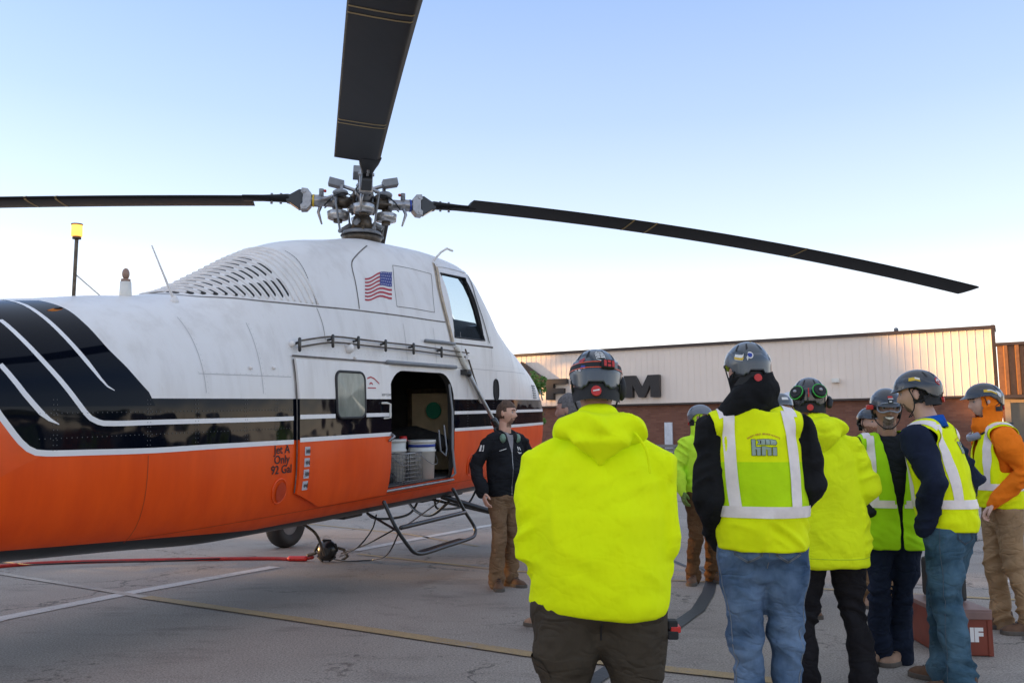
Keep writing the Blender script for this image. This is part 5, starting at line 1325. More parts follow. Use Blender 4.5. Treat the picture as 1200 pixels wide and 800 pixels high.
    fa = foldamp*(.45 if under else 1); tw = (lambda V: np.where(np.abs(V[:, 0]/k-lx_) > .2*B, 1.0, .35)) if under else None
    fold(me, [(.016*foldamp*k, (4.5, 4.5, 6), tw, False), (.012*foldamp*k, (6, 6, 15), lambda V: (np.abs(V[:, 0]/k-lx_) > .20*B)*1.0+.25, True), (.012*foldamp*k, (7, 7, 13), lambda V: np.exp(-((V[:, 2]/k-hem-.14)/.08)**2)*.9, True), (.010*fa*k, (8, 5, 3.5), tw, True)], seed+7)
    tp_ = finish(me, 'hoodie' if top == 'hoodie' else 'jacket' if top == 'jacket' else 'shirt', [M[topmat]], t)
    if top == 'hoodie':    # rib at hem and cuffs
        for s_, arm in ((1, armR), (-1, armL)):
            e, w_ = arm; d = (W(*w_)-W(*e)).normalized(); m = MB(); m.tube([W(*w_)-d*.03*k, W(*w_)+d*.035*k], [.046*k, .038*k], 14); m.build('cuff', M[topmat], tp_)
    if hood:
        hm = MB(); o = Vector((lx_*k, ly_*k, 0))
        if hood == 'down':
            ringp = [o+W(math.sin(a)*.115*min(B, 1.15), -math.cos(a)*.105-.01, 1.515+.02*math.cos(a)-.035*max(0, -math.cos(a))) for a in np.linspace(0, 2*math.pi, 20)[:-1]]
            hm.tube(ringp, .045*k, 12, closed=True)
            hm.tube([o+W(-.10*B, -.10, 1.515), o+W(0, -.15, 1.515), o+W(.10*B, -.10, 1.515)], [(.05*k), (.062*k), (.05*k)], 14)
            hm.tube([o+W(0, -.12, 1.53), o+W(0, -.165, 1.46), o+W(0, -.155, 1.40)], [(.125*k*B, .05*k), (.085*k*B, .045*k), (.02*k, .02*k)], 16, up=(1, 0, 0))
            hm.tube([o+W(0, -.075, 1.50), o+W(0, -.062, 1.565)], [(.085*k, .06*k), (.075*k, .05*k)], 16, up=(1, 0, 0))
        else:   # up: covers the neck and the sides of the head
            hm.tube([hc+Vector((0, -.02*k, -.19*k)), hc+Vector((0, -.02*k, -.11*k)), hc+Vector((0, -.018*k, -.03*k)), hc+Vector((0, -.018*k, .04*k))], [(.105*k, .105*k), (.088*k, .098*k), (.092*k, .104*k), (.085*k, .10*k)], 20, up=(1, 0, 0))
        me = remesh(hm, .008*k, 4); fold(me, [(.010*k, (6, 6, 12), None, True), (.006*k, (12, 12, 12), None, False)], seed+3)
        hq = np.array(HMx.inverted())
        def cutface(C_):
            q = C_ @ hq[:3, :3].T + hq[:3, 3]; return (q[:, 1] > .045) & (q[:, 2] > -.115) if hood == 'up' else np.zeros(len(C_), bool)
        finish(me, 'hood', [M[topmat if hood == 'down' or True else topmat]], tp_, delfn=cutface if hood == 'up' else None)
    return dict(B=B, root=t, k=k, W=W, HMx=HMx, hc=hc, trousers=tr, top=tp_, sh=sh, lean=lean, lz=lz, body=bm_)
HAIRC = {'brown': (.10, .055, .033), 'black': (.015, .012, .011), 'grey': (.12, .11, .11), 'ginger': (.16, .06, .025)}
M['sole'] = simple('boot_sole', (.10, .085, .07), .8); M['boot_brown'] = simple('boot_brown', (.12, .06, .03), .7, var=.25, nscale=18); M['boot_tan'] = simple('boot_tan', (.33, .20, .13), .75, var=.2, nscale=18); M['boot_black'] = simple('shoe_grey', (.10, .09, .085), .7)

def vest(pr, open_front=False, hem=.78, mid='limeveil', upper='limebright', low='limebright', B=1.0, tape=.05, logo=None, seed=5, ring=None, color=None):
    k, W, t, lz = pr['k'], pr['W'], pr['root'], pr['lz']; lx_, ly_ = pr['lean']
    rg = ring or [(hem, .218, .178), (hem+.08, .222, .180), (1.02, .215, .170), (1.20, .222, .168), (1.33, .218, .155), (1.43, .165, .128), (1.475, .125, .105)]
    m = MB(); m.tube([W(lz(z_)[0], lz(z_)[1]-.005, z_) for z_, *_ in rg], [(a*k*B, c*k*(B if B < 1.1 else 1+(B-1)*.8)) for _, a, c in rg], 28, up=(1, 0, 0), cap='flat')
    for s_ in (-1, 1):
        m.tube([W(lx_+s_*.075, ly_-.01, 1.475), W(lx_+s_*.172*B, ly_-.005, 1.425)], [(.092*k, .056*k), (.104*k, .066*k)], 14, up=(0, 1, 0))
    me = remesh(m, .010*k, 3); fold(me, [(.008*k, (5, 5, 7), None, False), (.010*k, (9, 5, 5), None, True), (.010*k, (7, 7, 16), lambda V: np.exp(-((V[:, 2]/k-hem-.08)/.10)**2), True)], seed)
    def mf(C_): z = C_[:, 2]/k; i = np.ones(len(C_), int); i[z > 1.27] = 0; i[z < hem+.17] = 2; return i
    def df(C_):
        x_ = C_[:, 0]/k-lx_; y_ = C_[:, 1]/k-ly_; z = C_[:, 2]/k
        kill = z < hem+.012
        if open_front: kill |= (y_ > .02) & (np.abs(x_+.02) < .010+.15*np.clip(z-.98, 0, 1)) & (z > .7)
        else: kill |= (y_ > .02) & (np.abs(x_) < .20*np.clip(z-1.2, 0, 1)*1.3)
        kill |= (z > 1.16) & (np.abs(x_) > (.186-.020*np.exp(-((z-1.36)/.09)**2))*B*max(1, pr['B']))
        kill |= ((x_/.078)**2+((y_-.01)/.08)**2 < 1) & (z > 1.44)
        return kill
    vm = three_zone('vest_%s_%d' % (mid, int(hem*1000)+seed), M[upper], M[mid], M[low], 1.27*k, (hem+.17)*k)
    v = finish(me, 'vest', [vm], t, None, df); smooth_rim(v.data, 6)
    so = v.modifiers.new('thick', 'SOLIDIFY'); so.thickness = .004; so.offset = 0
    bv = bvh_of(v); w = tape
    def L3(x_, y_, z_): return W(x_, y_, z_)
    ox = lambda z_: lz(z_)[0]
    xs_ = .125*B
    for s_ in (-1, 1):
        for fb_ in (-1, 1):
            rows = []
            for z_ in np.linspace(1.50, 1.035, 30):
                dx = .012*math.sin((z_-1)*6)
                rows.append([(L3(ox(z_)+s_*(xs_+dx-w/2+w*j/2), fb_*.5+ly_, z_), (0, -fb_, 0)) for j in range(3)])
            wrap_grid(bv, rows, .0075, 'reflective_stripe', M['tape'], v)
        rows = []
        for a in np.linspace(-.15, .15, 14): rows.append([(L3(lx_+s_*(xs_+.02-w/2+w*j/2), ly_+a, 1.8), (0, 0, -1)) for j in range(3)])
        wrap_grid(bv, rows, .0075, 'reflective_stripe', M['tape'], v)
    rows = []
    for a in np.linspace(0, 2*math.pi, 90):
        rows.append([(L3(ox(z_)+.7*math.cos(a), lz(z_)[1]+.7*math.sin(a), z_), (-math.cos(a), -math.sin(a), 0)) for z_ in (1.05+w/2, 1.05, 1.05-w/2)])
    wrap_grid(bv, rows, .008, 'reflective_band', M['tape'], v)
    if logo:
        GR, DK = simple('logo_grey_green', (.33, .42, .33), .6), M['print']
        cx, cz, sc_ = logo; o_ = W(lx_+cx, -.6, cz)
        def put(polys, mat, off, name='logo'): return wrap_mesh(bv, subdiv(poly_mesh(polys)), o_, (sc_*k, 0, 0), (0, 0, sc_*k), (0, 1, 0), off, name, mat, v)
        H_ = [[(0, 0), (.22, 0), (.22, .28), (.22, .62), (.22, 1.0), (0, 1.0)], [(.30, 0), (.52, 0), (.52, .52), (.22, .52), (.22, .40), (.30, .34)],
              [(.60, 0), (.84, 0), (.84, .56), (.60, .56)], [(.84, .40), (.98, .34), (.98, 0), (1.2, 0), (1.2, .48), (.84, .54)], [(1.30, 0), (1.56, 0), (1.56, .5), (1.30, .5)],
              [(.32, .68), (1.2, .68), (1.5, .66), (1.58, .78), (1.5, .94), (1.2, 1.0), (.8, 1.02), (.32, .98), (.44, .84)]]
        def grow(p, e): cx_ = sum(a for a, _ in p)/len(p); cy_ = sum(b for _, b in p)/len(p); return [(a+math.copysign(e, a-cx_), b+math.copysign(e, b-cy_)) for a, b in p]
        put([[(a-.78, b) for a, b in grow(p, .03)] for p in H_], DK, .005); put([[(a-.78, b) for a, b in p] for p in H_], GR, .0065)
        put([[(a-.78, b) for a, b in p] for p in ([(.50, .74), (.56, .74), (.56, .94), (.50, .94)], [(.82, .70), (.86, .70), (.86, .99), (.82, .99)], [(1.12, .70), (1.16, .70), (1.16, .97), (1.12, .97)])], DK, .0075)
        me = text_mesh('SAFETY FIRST  SERVICE ALWAYS', .15, .004)
        wrap_mesh(bv, me, o_, (sc_*k, 0, 0), (0, 0, sc_*k), (0, 1, 0), .006, 'lettering', simple('print_orange', (.55, .20, .01), .6), v, curve=lambda x_, y_: ((1.9+y_)*math.sin(x_/1.9), -.55+(1.9+y_)*math.cos(x_/1.9)))
    return v, bv
def subdiv(me, cuts=3):
    bm = bmesh.new(); bm.from_mesh(me); bmesh.ops.triangulate(bm, faces=bm.faces); bmesh.ops.subdivide_edges(bm, edges=bm.edges, cuts=cuts, use_grid_fill=True); bm.to_mesh(me); bm.free(); return me
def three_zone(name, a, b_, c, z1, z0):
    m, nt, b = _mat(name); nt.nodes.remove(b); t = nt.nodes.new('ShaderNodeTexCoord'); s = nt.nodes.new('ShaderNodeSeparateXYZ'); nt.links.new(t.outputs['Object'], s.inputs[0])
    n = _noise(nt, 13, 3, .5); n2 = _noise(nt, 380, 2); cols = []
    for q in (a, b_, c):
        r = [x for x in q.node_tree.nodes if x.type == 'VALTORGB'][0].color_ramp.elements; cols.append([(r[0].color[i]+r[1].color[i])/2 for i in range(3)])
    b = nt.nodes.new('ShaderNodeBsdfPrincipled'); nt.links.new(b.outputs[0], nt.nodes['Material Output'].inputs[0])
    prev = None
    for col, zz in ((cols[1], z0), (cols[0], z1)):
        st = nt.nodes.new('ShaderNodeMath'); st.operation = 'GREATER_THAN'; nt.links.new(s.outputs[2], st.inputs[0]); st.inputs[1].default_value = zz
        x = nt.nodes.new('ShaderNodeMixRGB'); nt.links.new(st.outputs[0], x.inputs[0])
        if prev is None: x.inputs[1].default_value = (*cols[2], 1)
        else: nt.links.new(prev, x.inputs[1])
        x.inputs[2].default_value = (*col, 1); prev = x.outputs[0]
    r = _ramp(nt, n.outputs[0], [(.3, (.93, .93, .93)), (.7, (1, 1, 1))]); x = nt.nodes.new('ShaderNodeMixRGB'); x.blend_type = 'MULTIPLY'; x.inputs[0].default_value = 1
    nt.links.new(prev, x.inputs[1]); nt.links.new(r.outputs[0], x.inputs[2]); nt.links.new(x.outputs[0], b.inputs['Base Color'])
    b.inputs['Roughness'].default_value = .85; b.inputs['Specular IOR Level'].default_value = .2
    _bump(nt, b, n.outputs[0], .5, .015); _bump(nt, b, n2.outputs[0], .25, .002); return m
def smooth_rim(me, it=5):
    bm = bmesh.new(); bm.from_mesh(me); be = [e for e in bm.edges if e.is_boundary]
    nb = {}
    for e in be:
        a, b_ = e.verts; nb.setdefault(a, []).append(b_); nb.setdefault(b_, []).append(a)
    for _ in range(it):
        new = {v: (v.co*.4+sum((q.co for q in l), Vector())/len(l)*.6) for v, l in nb.items()}
        for v, c in new.items(): v.co = c
    inner = set(q for v in nb for e in v.link_edges for q in e.verts)-set(nb)
    for _ in range(2):
        new = {v: sum((e.other_vert(v).co for e in v.link_edges), Vector())/len(v.link_edges) for v in inner}
        for v, c in new.items(): v.co = v.co*.5+c*.5
    bm.to_mesh(me); bm.free(); me.update()
def jeans_detail(pr, B=1.0, thread='jeans_thread', only_back=True):
    k, W, t = pr['k'], pr['W'], pr['trousers']; bv = bvh_of(t)
    for s_ in (-1, 1):
        cx = s_*.082*B; path = [(-.055, .945), (.055, .945), (.058, .86), (0, .825), (-.058, .86), (-.055, .945)]
        for ins in (1.0, .88):
            pts = []
            for i in range(len(path)-1):
                for q in np.linspace(0, 1, 6): 
                    a = path[i][0]+(path[i+1][0]-path[i][0])*q; b_ = path[i][1]+(path[i+1][1]-path[i][1])*q
                    pts.append((cx+a*ins, .885+(b_-.885)*ins))
            P = []
            for a, b_ in pts:
                loc, *_ = bv.ray_cast(W(a, -.5, b_), Vector((0, 1, 0)))
                if loc: P.append(loc-Vector((0, .002, 0)))
            if len(P) > 4: m = MB(); m.tube(P, .0022, 4); m.build('pocket_stitching', M[thread], t)
        # side seam
        P = []
        for z_ in np.linspace(.92, .08, 26):
            loc, *_ = bv.ray_cast(W(s_*.6, -.02, z_), Vector((-s_, 0, 0)))
            if loc: P.append(loc+Vector((s_*.001, 0, 0)))
        if len(P) > 4: m = MB(); m.tube(P, .0022, 4); m.build('side_seam', M[thread], t)
    P = []
    for z_ in np.linspace(1.0, .80, 8):
        loc, *_ = bv.ray_cast(W(0, -.5, z_), Vector((0, 1, 0)))
        if loc: P.append(loc)
    if len(P) > 2: m = MB(); m.tube(P, .0022, 4); m.build('centre_seam', M[thread], t)

# ================================================================== PEOPLE
M['black_fleece'] = fabric('black_fleece', (.012, .012, .013), .3, .6, crease=.2)
M['black_jacket'] = fabric('black_softshell', (.016, .017, .020), .25, .4, 420)
M['navy'] = fabric('navy_jersey', (.012, .017, .035), .25, .5, crease=.2)
M['limesoft'] = fabric('lime_sweatshirt', (.62, .92, .05), .06, .6, crease=.2)
M['lime2'] = fabric('lime_hoodie_yellow', (.82, .95, .012), .05, .6, crease=.2)
M['limegreen'] = fabric('lime_green_vest', (.44, .82, .008), .07, .5)
M['hoodorange'] = fabric('orange_fleece', (.90, .20, .012), .08, .6, crease=.2)
M['khaki'] = fabric('khaki_canvas', (.22, .135, .075), .15, .6); M['tanpants'] = fabric('tan_canvas', (.34, .22, .12), .15, .6)
M['olive'] = fabric('dark_olive_canvas', (.060, .048, .034), .18, .7); M['blackpants'] = fabric('black_trousers', (.014, .013, .015), .25, .6)
M['brownpants'] = fabric('brown_duck', (.12, .062, .028), .2, .6)
M['jeans'] = fabric('blue_jeans', (.060, .115, .21), .3, .8, 330, worn=(.17, .25, .37)); M['jeans2'] = fabric('teal_blue_jeans', (.035, .085, .13), .3, .8, 330, worn=(.085, .16, .22))
M['darkjeans'] = fabric('dark_navy_jeans', (.012, .018, .035), .3, .6)
M['jeans_thread'] = simple('jeans_thread', (.20, .22, .24), .8)
M['greytee'] = fabric('grey_tee', (.30, .28, .29), .06, .3); M['blacktee'] = fabric('black_tee', (.02, .022, .026), .2, .4)
M['muffgreen'] = simple('green_cup', (.16, .26, .19), .4); M['brightgreen'] = simple('green_ring', (.04, .42, .05), .4)
M['glovegreen'] = fabric('grey_green_glove', (.18, .26, .07), .2, .5)
M['helmet_mid'] = simple('mid_grey_helmet', (.16, .175, .20), .3, coat=.4)
M['royal'] = fabric('royal_blue_collar', (.01, .09, .42), .1, .3)
def X_(px, D): return (px-600)/1000*D

# --- pilot in the black jacket by the cargo door
p = person('bareheaded man in a black zip jacket and khaki trousers beside the helicopter', X_(592, 8.5), 8.5, 148, 1.80, look=-32, nod=-2, voxel=.0052, skin=(.66, .38, .27), top='jacket', topmat='black_jacket', legmat='khaki', boots='boot_brown',
           armR=((.30, -.06, 1.17), (.285, .05, .93)), armL=((-.34, -.10, 1.20), (-.30, -.02, .96)), handmode=('hang', 'none'), hairvol=True, hair='brown', beard='goatee', hem=.90,
           rings=[(.88, .165, .125), (.93, .175, .130), (1.06, .170, .128), (1.22, .188, .132), (1.34, .200, .125), (1.44, .165, .10), (1.49, .085, .08)], feet=((.10, .03, 25), (-.10, -.06, -15)), sleeve=.88, legr=.98, seed=3)
k, W, t = p['k'], p['W'], p['root']; bv = bvh_of(p['top'])
def front_patch(pr, bv, polys, z0, off, name, mat, parent, cx=0, sgn=1, sc=1.0):   # polygons in metres, dropped on the front
    me = subdiv(poly_mesh(polys), 4); return wrap_mesh(bv, me, pr['W'](cx, .6, z0), (pr['k']*sc, 0, 0), (0, 0, pr['k']*sc), (0, -1, 0), off, name, M[mat] if isinstance(mat, str) else mat, parent)
front_patch(p, bv, [[(-.055, .13), (.055, .13), (.03, .03), (.006, -.08), (-.006, -.08), (-.03, .03)]], 1.38, .004, 'shirt', 'greytee', p['top'])
front_patch(p, bv, [[(-.003, .0), (.003, .0), (.003, -.42), (-.003, -.42)]], 1.31, .005, 'zip', 'steel', p['top'])
front_patch(p, bv, [[(-.03, 0), (.0, -.004), (.035, .010), (.01, -.016), (-.02, -.012)], [(-.02, .02), (.0, .05), (.012, .05), (-.005, .02)], [(.012, .02), (.02, .055), (.032, .055), (.024, .02)]], 1.30, .005, 'chest_logo', 'stickerw', p['top'], cx=-.10)
front_patch(p, bv, [[(.0, .012), (.07, -.01), (.07, -.004), (.0, .018)]], 1.32, .005, 'pocket_zip', 'stickerw', p['top'], cx=.06)
m = MB(); m.tube(resample([W(-.085, .075, 1.47), W(-.105, .0, 1.50), W(-.06, -.09, 1.535), W(.06, -.09, 1.535), W(.105, .0, 1.50), W(.085, .075, 1.47)], 20), .012*k, 8); hs = m.build('ear_defenders', M['strapblack'], t)
for s_ in (-1, 1): m = MB(); m.sphere(W(s_*.085, .095, 1.435), (.030, .034, .045), 14, 10); m.build('ear_cup', M['muffgreen'], hs); m = MB(); m.sphere(W(s_*.06, .090, 1.445), (.018, .034, .043), 12, 8); m.build('ear_pad', M['strapblack'], hs)
m = MB(); q = W(.262, .02, 1.34); bvr = bv
front = [(q+Vector((.3, 0, 0))+Vector((0, a, b_)), (-1, 0, 0)) for a in (-.022, .022) for b_ in (.03, -.03)]
wrap_grid(bv, [[front[0], front[1]], [front[2], front[3]]], .004, 'shoulder_patch', M['stickerw'], p['top'])

# --- big man in the foreground
p = person('large man in a lime hoodie and dark cargo trousers, nearest of the crew', X_(699, 3.1), 3.1, 2, 1.70, look=3, nod=4, B=1.27, voxel=.009, skin=(.42, .22, .16), topmat='lime', legmat='olive', boots='boot_brown',
           armR=((.222, -.04, 1.08), (.17, .20, 1.0)), armL=((-.255, -.04, 1.06), (-.17, .20, .98)), sleeve=1.06, shz=1.375, handmode=('none', 'none'), hood='down', legr=1.15, feet=((.17, .02, 14), (-.16, 0, -14)), hem=.84,
           rings=[(.845, .192, .150), (.88, .203, .162), (1.02, .208, .168), (1.20, .214, .166), (1.32, .198, .146), (1.42, .150, .112), (1.50, .085, .085)], seed=11, foldamp=.7, hair='black', headoff=(0, .01))
t = p['root']; tp_ = p['top']; HMx = p['HMx']
h, hP, patch, blob, HX = helmet(t, HMx, M['helmet'], (.93, .95, .98), -6, headlamp=True, brim=.02)
# lamp block on the strap
X3 = HX.to_3x3(); th = math.pi-.42; th = math.pi-.40
def on_helm(th, t_, off): return hP.Z(th, .030+.006*math.cos(th), off)
c = on_helm(math.pi-.42, .75, .010); d = (on_helm(math.pi-.42, .75, .02)-on_helm(math.pi-.42, .75, 0)).normalized(); side = (on_helm(math.pi-.30, .75, 0)-on_helm(math.pi-.54, .75, 0)).normalized(); upv = d.cross(side).normalized(); Rm = Matrix((side, d, upv)).transposed()
m = MB(); m.box(c, (.050, .022, .033), Rm); lb = m.build('headlamp_battery', M['strapblack'], h, bevel=.006)
for a, b_, w_ in ((-.016, 0, .010), (.016, 0, .010)): m = MB(); m.box(c+side*a+d*.0115, (w_, .003, .022), Rm); m.build('red_lamp', M['red'], lb)
for b_ in (-.007, .007): m = MB(); m.box(c+upv*b_+d*.0115, (.013, .003, .009), Rm); m.build('red_lamp', M['red'], lb)
m = MB(); m.box(on_helm(math.pi-.75, .755, .006), (.014, .012, .022), Matrix.Rotation(.7, 3, 'Z')); m.build('buckle', M['greymetal'], h)
blob(math.pi-.20, .47, .125, 1.9, 'stickerw', .0020, seed=4); blob(math.pi-.20, .47, .105, 2.0, 'strapblack', .0024, seed=4)
for j, (w_, o_) in enumerate(((.20, .0), (.22, .02), (.17, -.02))):
    for q in range(2): patch(math.pi-.20-w_*(1-q)+.012+o_*.3, math.pi-.20+w_*q-.012+o_*.3, .405+j*.045, .436+j*.045, 'stickerw', .0028, 'sticker_print')
blob(math.pi+.62, .50, .035, 4.6, 'flagred', .0020, seed=9); patch(math.pi+.40, math.pi+.70, .60, .655, 'stickerw'); patch(math.pi+.40, math.pi+.62, .61, .645, 'blue', .003); patch(math.pi+.78, math.pi+1.05, .59, .66, 'stickerw'); patch(math.pi+.80, math.pi+1.02, .61, .62, 'print', .003)
m = MB(); m.sphere(HMx @ Vector((.098, -.01, -.01)), (.018, .035, .045), 14, 10); m.build('ear_defender', M['strapblack'], t)
kk = p['k']; W = p['W']
m = MB(); m.tube(resample([W(.13, -.155, 1.50), W(.165, -.175, 1.44), W(.175, -.185, 1.36)], 10), .0045, 6); m.build('hood_cord', M['lime'], tp_)
m = MB(); m.box(W(.268, -.01, .80), (.035, .05, .03)); m.box(W(.268, -.01, .765), (.038, .055, .03)); m.build('belt_torch', M['strapblack'], t, bevel=.005); m = MB(); m.box(W(.278, -.01, .785), (.036, .052, .022)); m.build('torch_band', M['red'], t, bevel=.004)
tv = bvh_of(p['trousers'])
for s_ in (-1, 1):     # cargo pocket flaps and seat seam
    rows = []
    for z_ in np.linspace(.68, .62, 4): rows.append([(W(s_*.6, y_, z_), (-s_, 0, 0)) for y_ in np.linspace(-.11, .07, 6)])
    wrap_grid(tv, rows, .008, 'pocket_flap', M['olive'], p['trousers']) if s_ < 0 else None
P = [];
for z_ in np.linspace(.99, .76, 8):
    l_, *_ = tv.ray_cast(W(0, -.5, z_), Vector((0, 1, 0)))
    if l_: P.append(l_)
m = MB(); m.tube(P, .003, 5); m.build('seat_seam', M['rubber'], p['trousers'])

# --- man in black half hidden behind him
p = person('man in a black jacket and tan boots mostly hidden behind the large lime hoodie', X_(670, 6.5), 6.5, -66, 1.75, look=-5, voxel=.008, skin=(.40, .22, .16), top='jacket', topmat='black_jacket', legmat='blackpants', boots='boot_tan', hair='grey', hairvol=True, beard='full', B=1.22, feet=((.10, .25, 0), (-.10, -.02, -8)), seed=15,
           rings=[(.88, .175, .135), (1.02, .180, .14), (1.22, .2, .145), (1.34, .21, .135), (1.44, .175, .11), (1.50, .095, .09)])

# --- far man in lime with glove
p = person('farthest man, in a hooded lime sweatshirt, pale grey helmet and brown trousers', X_(819, 8.8), 8.8, 158, 1.76, look=-35, voxel=.007, skin=(.42, .24, .17), topmat='limesoft', legmat='brownpants', boots='boot_brown', hood='up',
           armR=((.265, -.04, 1.17), (.27, .05, .94)), armL=((-.27, -.04, 1.17), (-.25, .08, .94)), handmode=('hang', 'hang'), glove='glovegreen', feet=((.13, .02, 45), (-.11, 0, -8)), hem=.88, seed=21,
           rings=[(.885, .175, .135), (.93, .19, .145), (1.06, .185, .14), (1.22, .19, .14), (1.34, .2, .13), (1.44, .165, .105), (1.50, .09, .085)])
helmet(p['root'], p['HMx'], M['helmet_mid'], (.95, .98, .95), 4)

# --- tall man in vest over black hoodie
p = person('tall man from behind in blue jeans and a lime vest over a thick black hoodie', X_(887, 4.08), 4.08, 4, 1.84, look=-8, nod=3, B=1.08, voxel=.009, skin=(.42, .22, .15), topmat='black_fleece', legmat='jeans', boots='boot_brown', hair='black',
           armR=((.218, -.04, 1.17), (.15, .16, 1.03)), armL=((-.245, -.06, 1.10), (-.19, .07, .91)), sleeve=1.08, under=True, handmode=('none', 'none'), feet=((.10, .03, 8), (-.07, 0, -12)), hem=.86, seed=31, lean=(-.02, .0), headoff=(-.015, .01), legr=1.03,
           rings=[(.865, .172, .135), (.92, .185, .145), (1.05, .185, .145), (1.22, .195, .145), (1.34, .21, .135), (1.44, .175, .115), (1.50, .11, .105)])
m = MB(); W = p['W']; k = p['k']
m.tube([W(-.02, -.01, 1.42), W(-.025, -.01, 1.50), W(-.03, .0, 1.56), W(-.035, .01, 1.62)], [(.10*k, .085*k), (.118*k, .108*k), (.112*k, .112*k), (.084*k, .095*k)], 20, up=(1, 0, 0))
m.tube([W(.02, -.045, 1.60), W(-.07, -.055, 1.545), W(-.15, -.03, 1.475)], [.075*k, .080*k, .060*k], 14)
me = remesh(m, .009, 4); fold(me, [(.018, (6, 6, 14), None, True), (.008, (11, 11, 11), None, False)], 5); finish(me, 'neck_gaiter', [M['black_fleece']], p['top'])
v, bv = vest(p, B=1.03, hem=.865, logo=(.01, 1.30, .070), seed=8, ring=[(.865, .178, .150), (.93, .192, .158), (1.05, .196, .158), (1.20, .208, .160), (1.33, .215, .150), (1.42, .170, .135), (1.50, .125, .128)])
jeans_detail(p, 1.08)
h, hP, patch, blob, HX = helmet(p['root'], p['HMx'], M['helmet'], (.97, .97, 1.0), -4, brim=.018)
patch(math.pi+.55, math.pi+.95, .55, .66, 'stickerw'); patch(math.pi+.55, math.pi+.95, .61, .65, 'stickery', .003); blob(math.pi+.28, .64, .075, 1.9, 'stickerw'); blob(math.pi+.28, .64, .05, 1.9, 'blue', .0024); blob(math.pi-.95, .62, .08, 1.8, 'stickerw'); patch(math.pi-.22, math.pi-.02, .17, .22, 'stickery')

# --- hidden pair behind him
p = person('man in dark jacket hidden behind the tall man, only his grey helmet showing', X_(913, 7.2), 7.2, 176, 1.78, voxel=.009, topmat='black_jacket', top='jacket', legmat='jeans2', boots='boot_brown', hair='brown', feet=((.10, .02, 10), (-.14, .05, -10)), seed=41)
h, hP, patch, blob, HX = helmet(p['root'], p['HMx'], M['helmet'], (.97, .97, .97), 4); patch(-.3, .3, .6, .75, 'stickerw')
p = person('man in a lime vest wearing a white helmet with red goggles strap, behind the group', X_(929, 8.0), 8.0, -100, 1.84, voxel=.009, topmat='black_fleece', legmat='khaki', boots='boot_brown', hair='brown', seed=42, under=True)
h, hP, patch, blob, HX = helmet(p['root'], p['HMx'], M['helmet_white'], (.97, .97, .97), 2)
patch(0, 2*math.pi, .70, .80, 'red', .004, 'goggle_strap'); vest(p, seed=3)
HMx = p['HMx']
for s_ in (-1, 1): m = MB(); m.sphere(HMx @ Vector((s_*.098, -.01, -.01)), (.022, .034, .042), 14, 10); m.build('ear_defender', M['limebright'], p['root'])

# --- lime hoodie man with green-ringed ear defenders
p = person('man in a long lime hoodie and black trousers, green-ringed ear defenders on his helmet', X_(963, 4.98), 4.98, 4, 1.74, look=14, nod=2, B=1.08, voxel=.009, skin=(.42, .24, .17), topmat='lime2', legmat='blackpants', boots='boot_black', hood='down', hair='brown',
           armR=((.222, -.03, 1.17), (.15, .2, 1.03)), armL=((-.24, -.03, 1.15), (-.15, .2, 1.0)), handmode=('none', 'none'), lean=(-.05, 0), headoff=(-.015, .01), hem=.725, legtop=.98, feet=((.17, .03, 28), (-.17, .0, -20)), sleeve=1.08, legr=1.06, seed=51,
           rings=[(.725, .200, .160), (.76, .206, .165), (.90, .212, .17), (1.06, .205, .16), (1.22, .202, .155), (1.34, .205, .14), (1.44, .165, .11), (1.50, .09, .085)])
h, hP, patch, blob, HX = helmet(p['root'], p['HMx'], M['helmet_dark'], (.97, .97, 1.0), -2)
bvt = bvh_of(p['top']); k_ = p['k']; P = []
for a in np.linspace(0, 2*math.pi, 60)[:-1]:
    l_, *_ = bvt.ray_cast(Vector((.8*math.cos(a), .8*math.sin(a), .775*k_)), Vector((-math.cos(a), -math.sin(a), 0)))
    if l_ is not None: P.append(l_)
if len(P) > 40: m = MB(); m.tube(P, .0022, 4, closed=True); m.build('hem_stitching', simple('lime_thread', (.45, .62, .01), .8), p['top'])
for thc, off in ((math.pi+.62, .0), (math.pi-.45, .0)):
    c = hP(thc, .66, .022); d = (hP(thc, .66, .03)-hP(thc, .66, 0)).normalized(); m = MB(); m.cyl(c-d*.02, c+d*.014, .040, 22, r2=.034); e_ = m.build('ear_defender', M['strapblack'], h)
    m = MB(); a_ = d.orthogonal().normalized(); b_ = d.cross(a_); m.tube([c+d*.002+(a_*math.cos(q)+b_*math.sin(q))*.0415 for q in np.linspace(0, 2*math.pi, 25)[:-1]], .0035, 6, closed=True); m.build('green_ring', M['brightgreen'], e_)
    m = MB(); m.sphere(c+d*.014, .012, 10, 6); m.build('badge', M['steel'], e_)
patch(math.pi+.02, math.pi+.09, .60, .85, 'red', .004, 'red_clip')
m = MB(); HMx = p['HMx']; m.tube([HMx @ Vector((.11, .03, .02)), HMx @ Vector((.118, -.02, .0)), HMx @ Vector((.11, -.05, -.03))], .016, 10); m.build('side_lamp', M['strapblack'], p['root'])

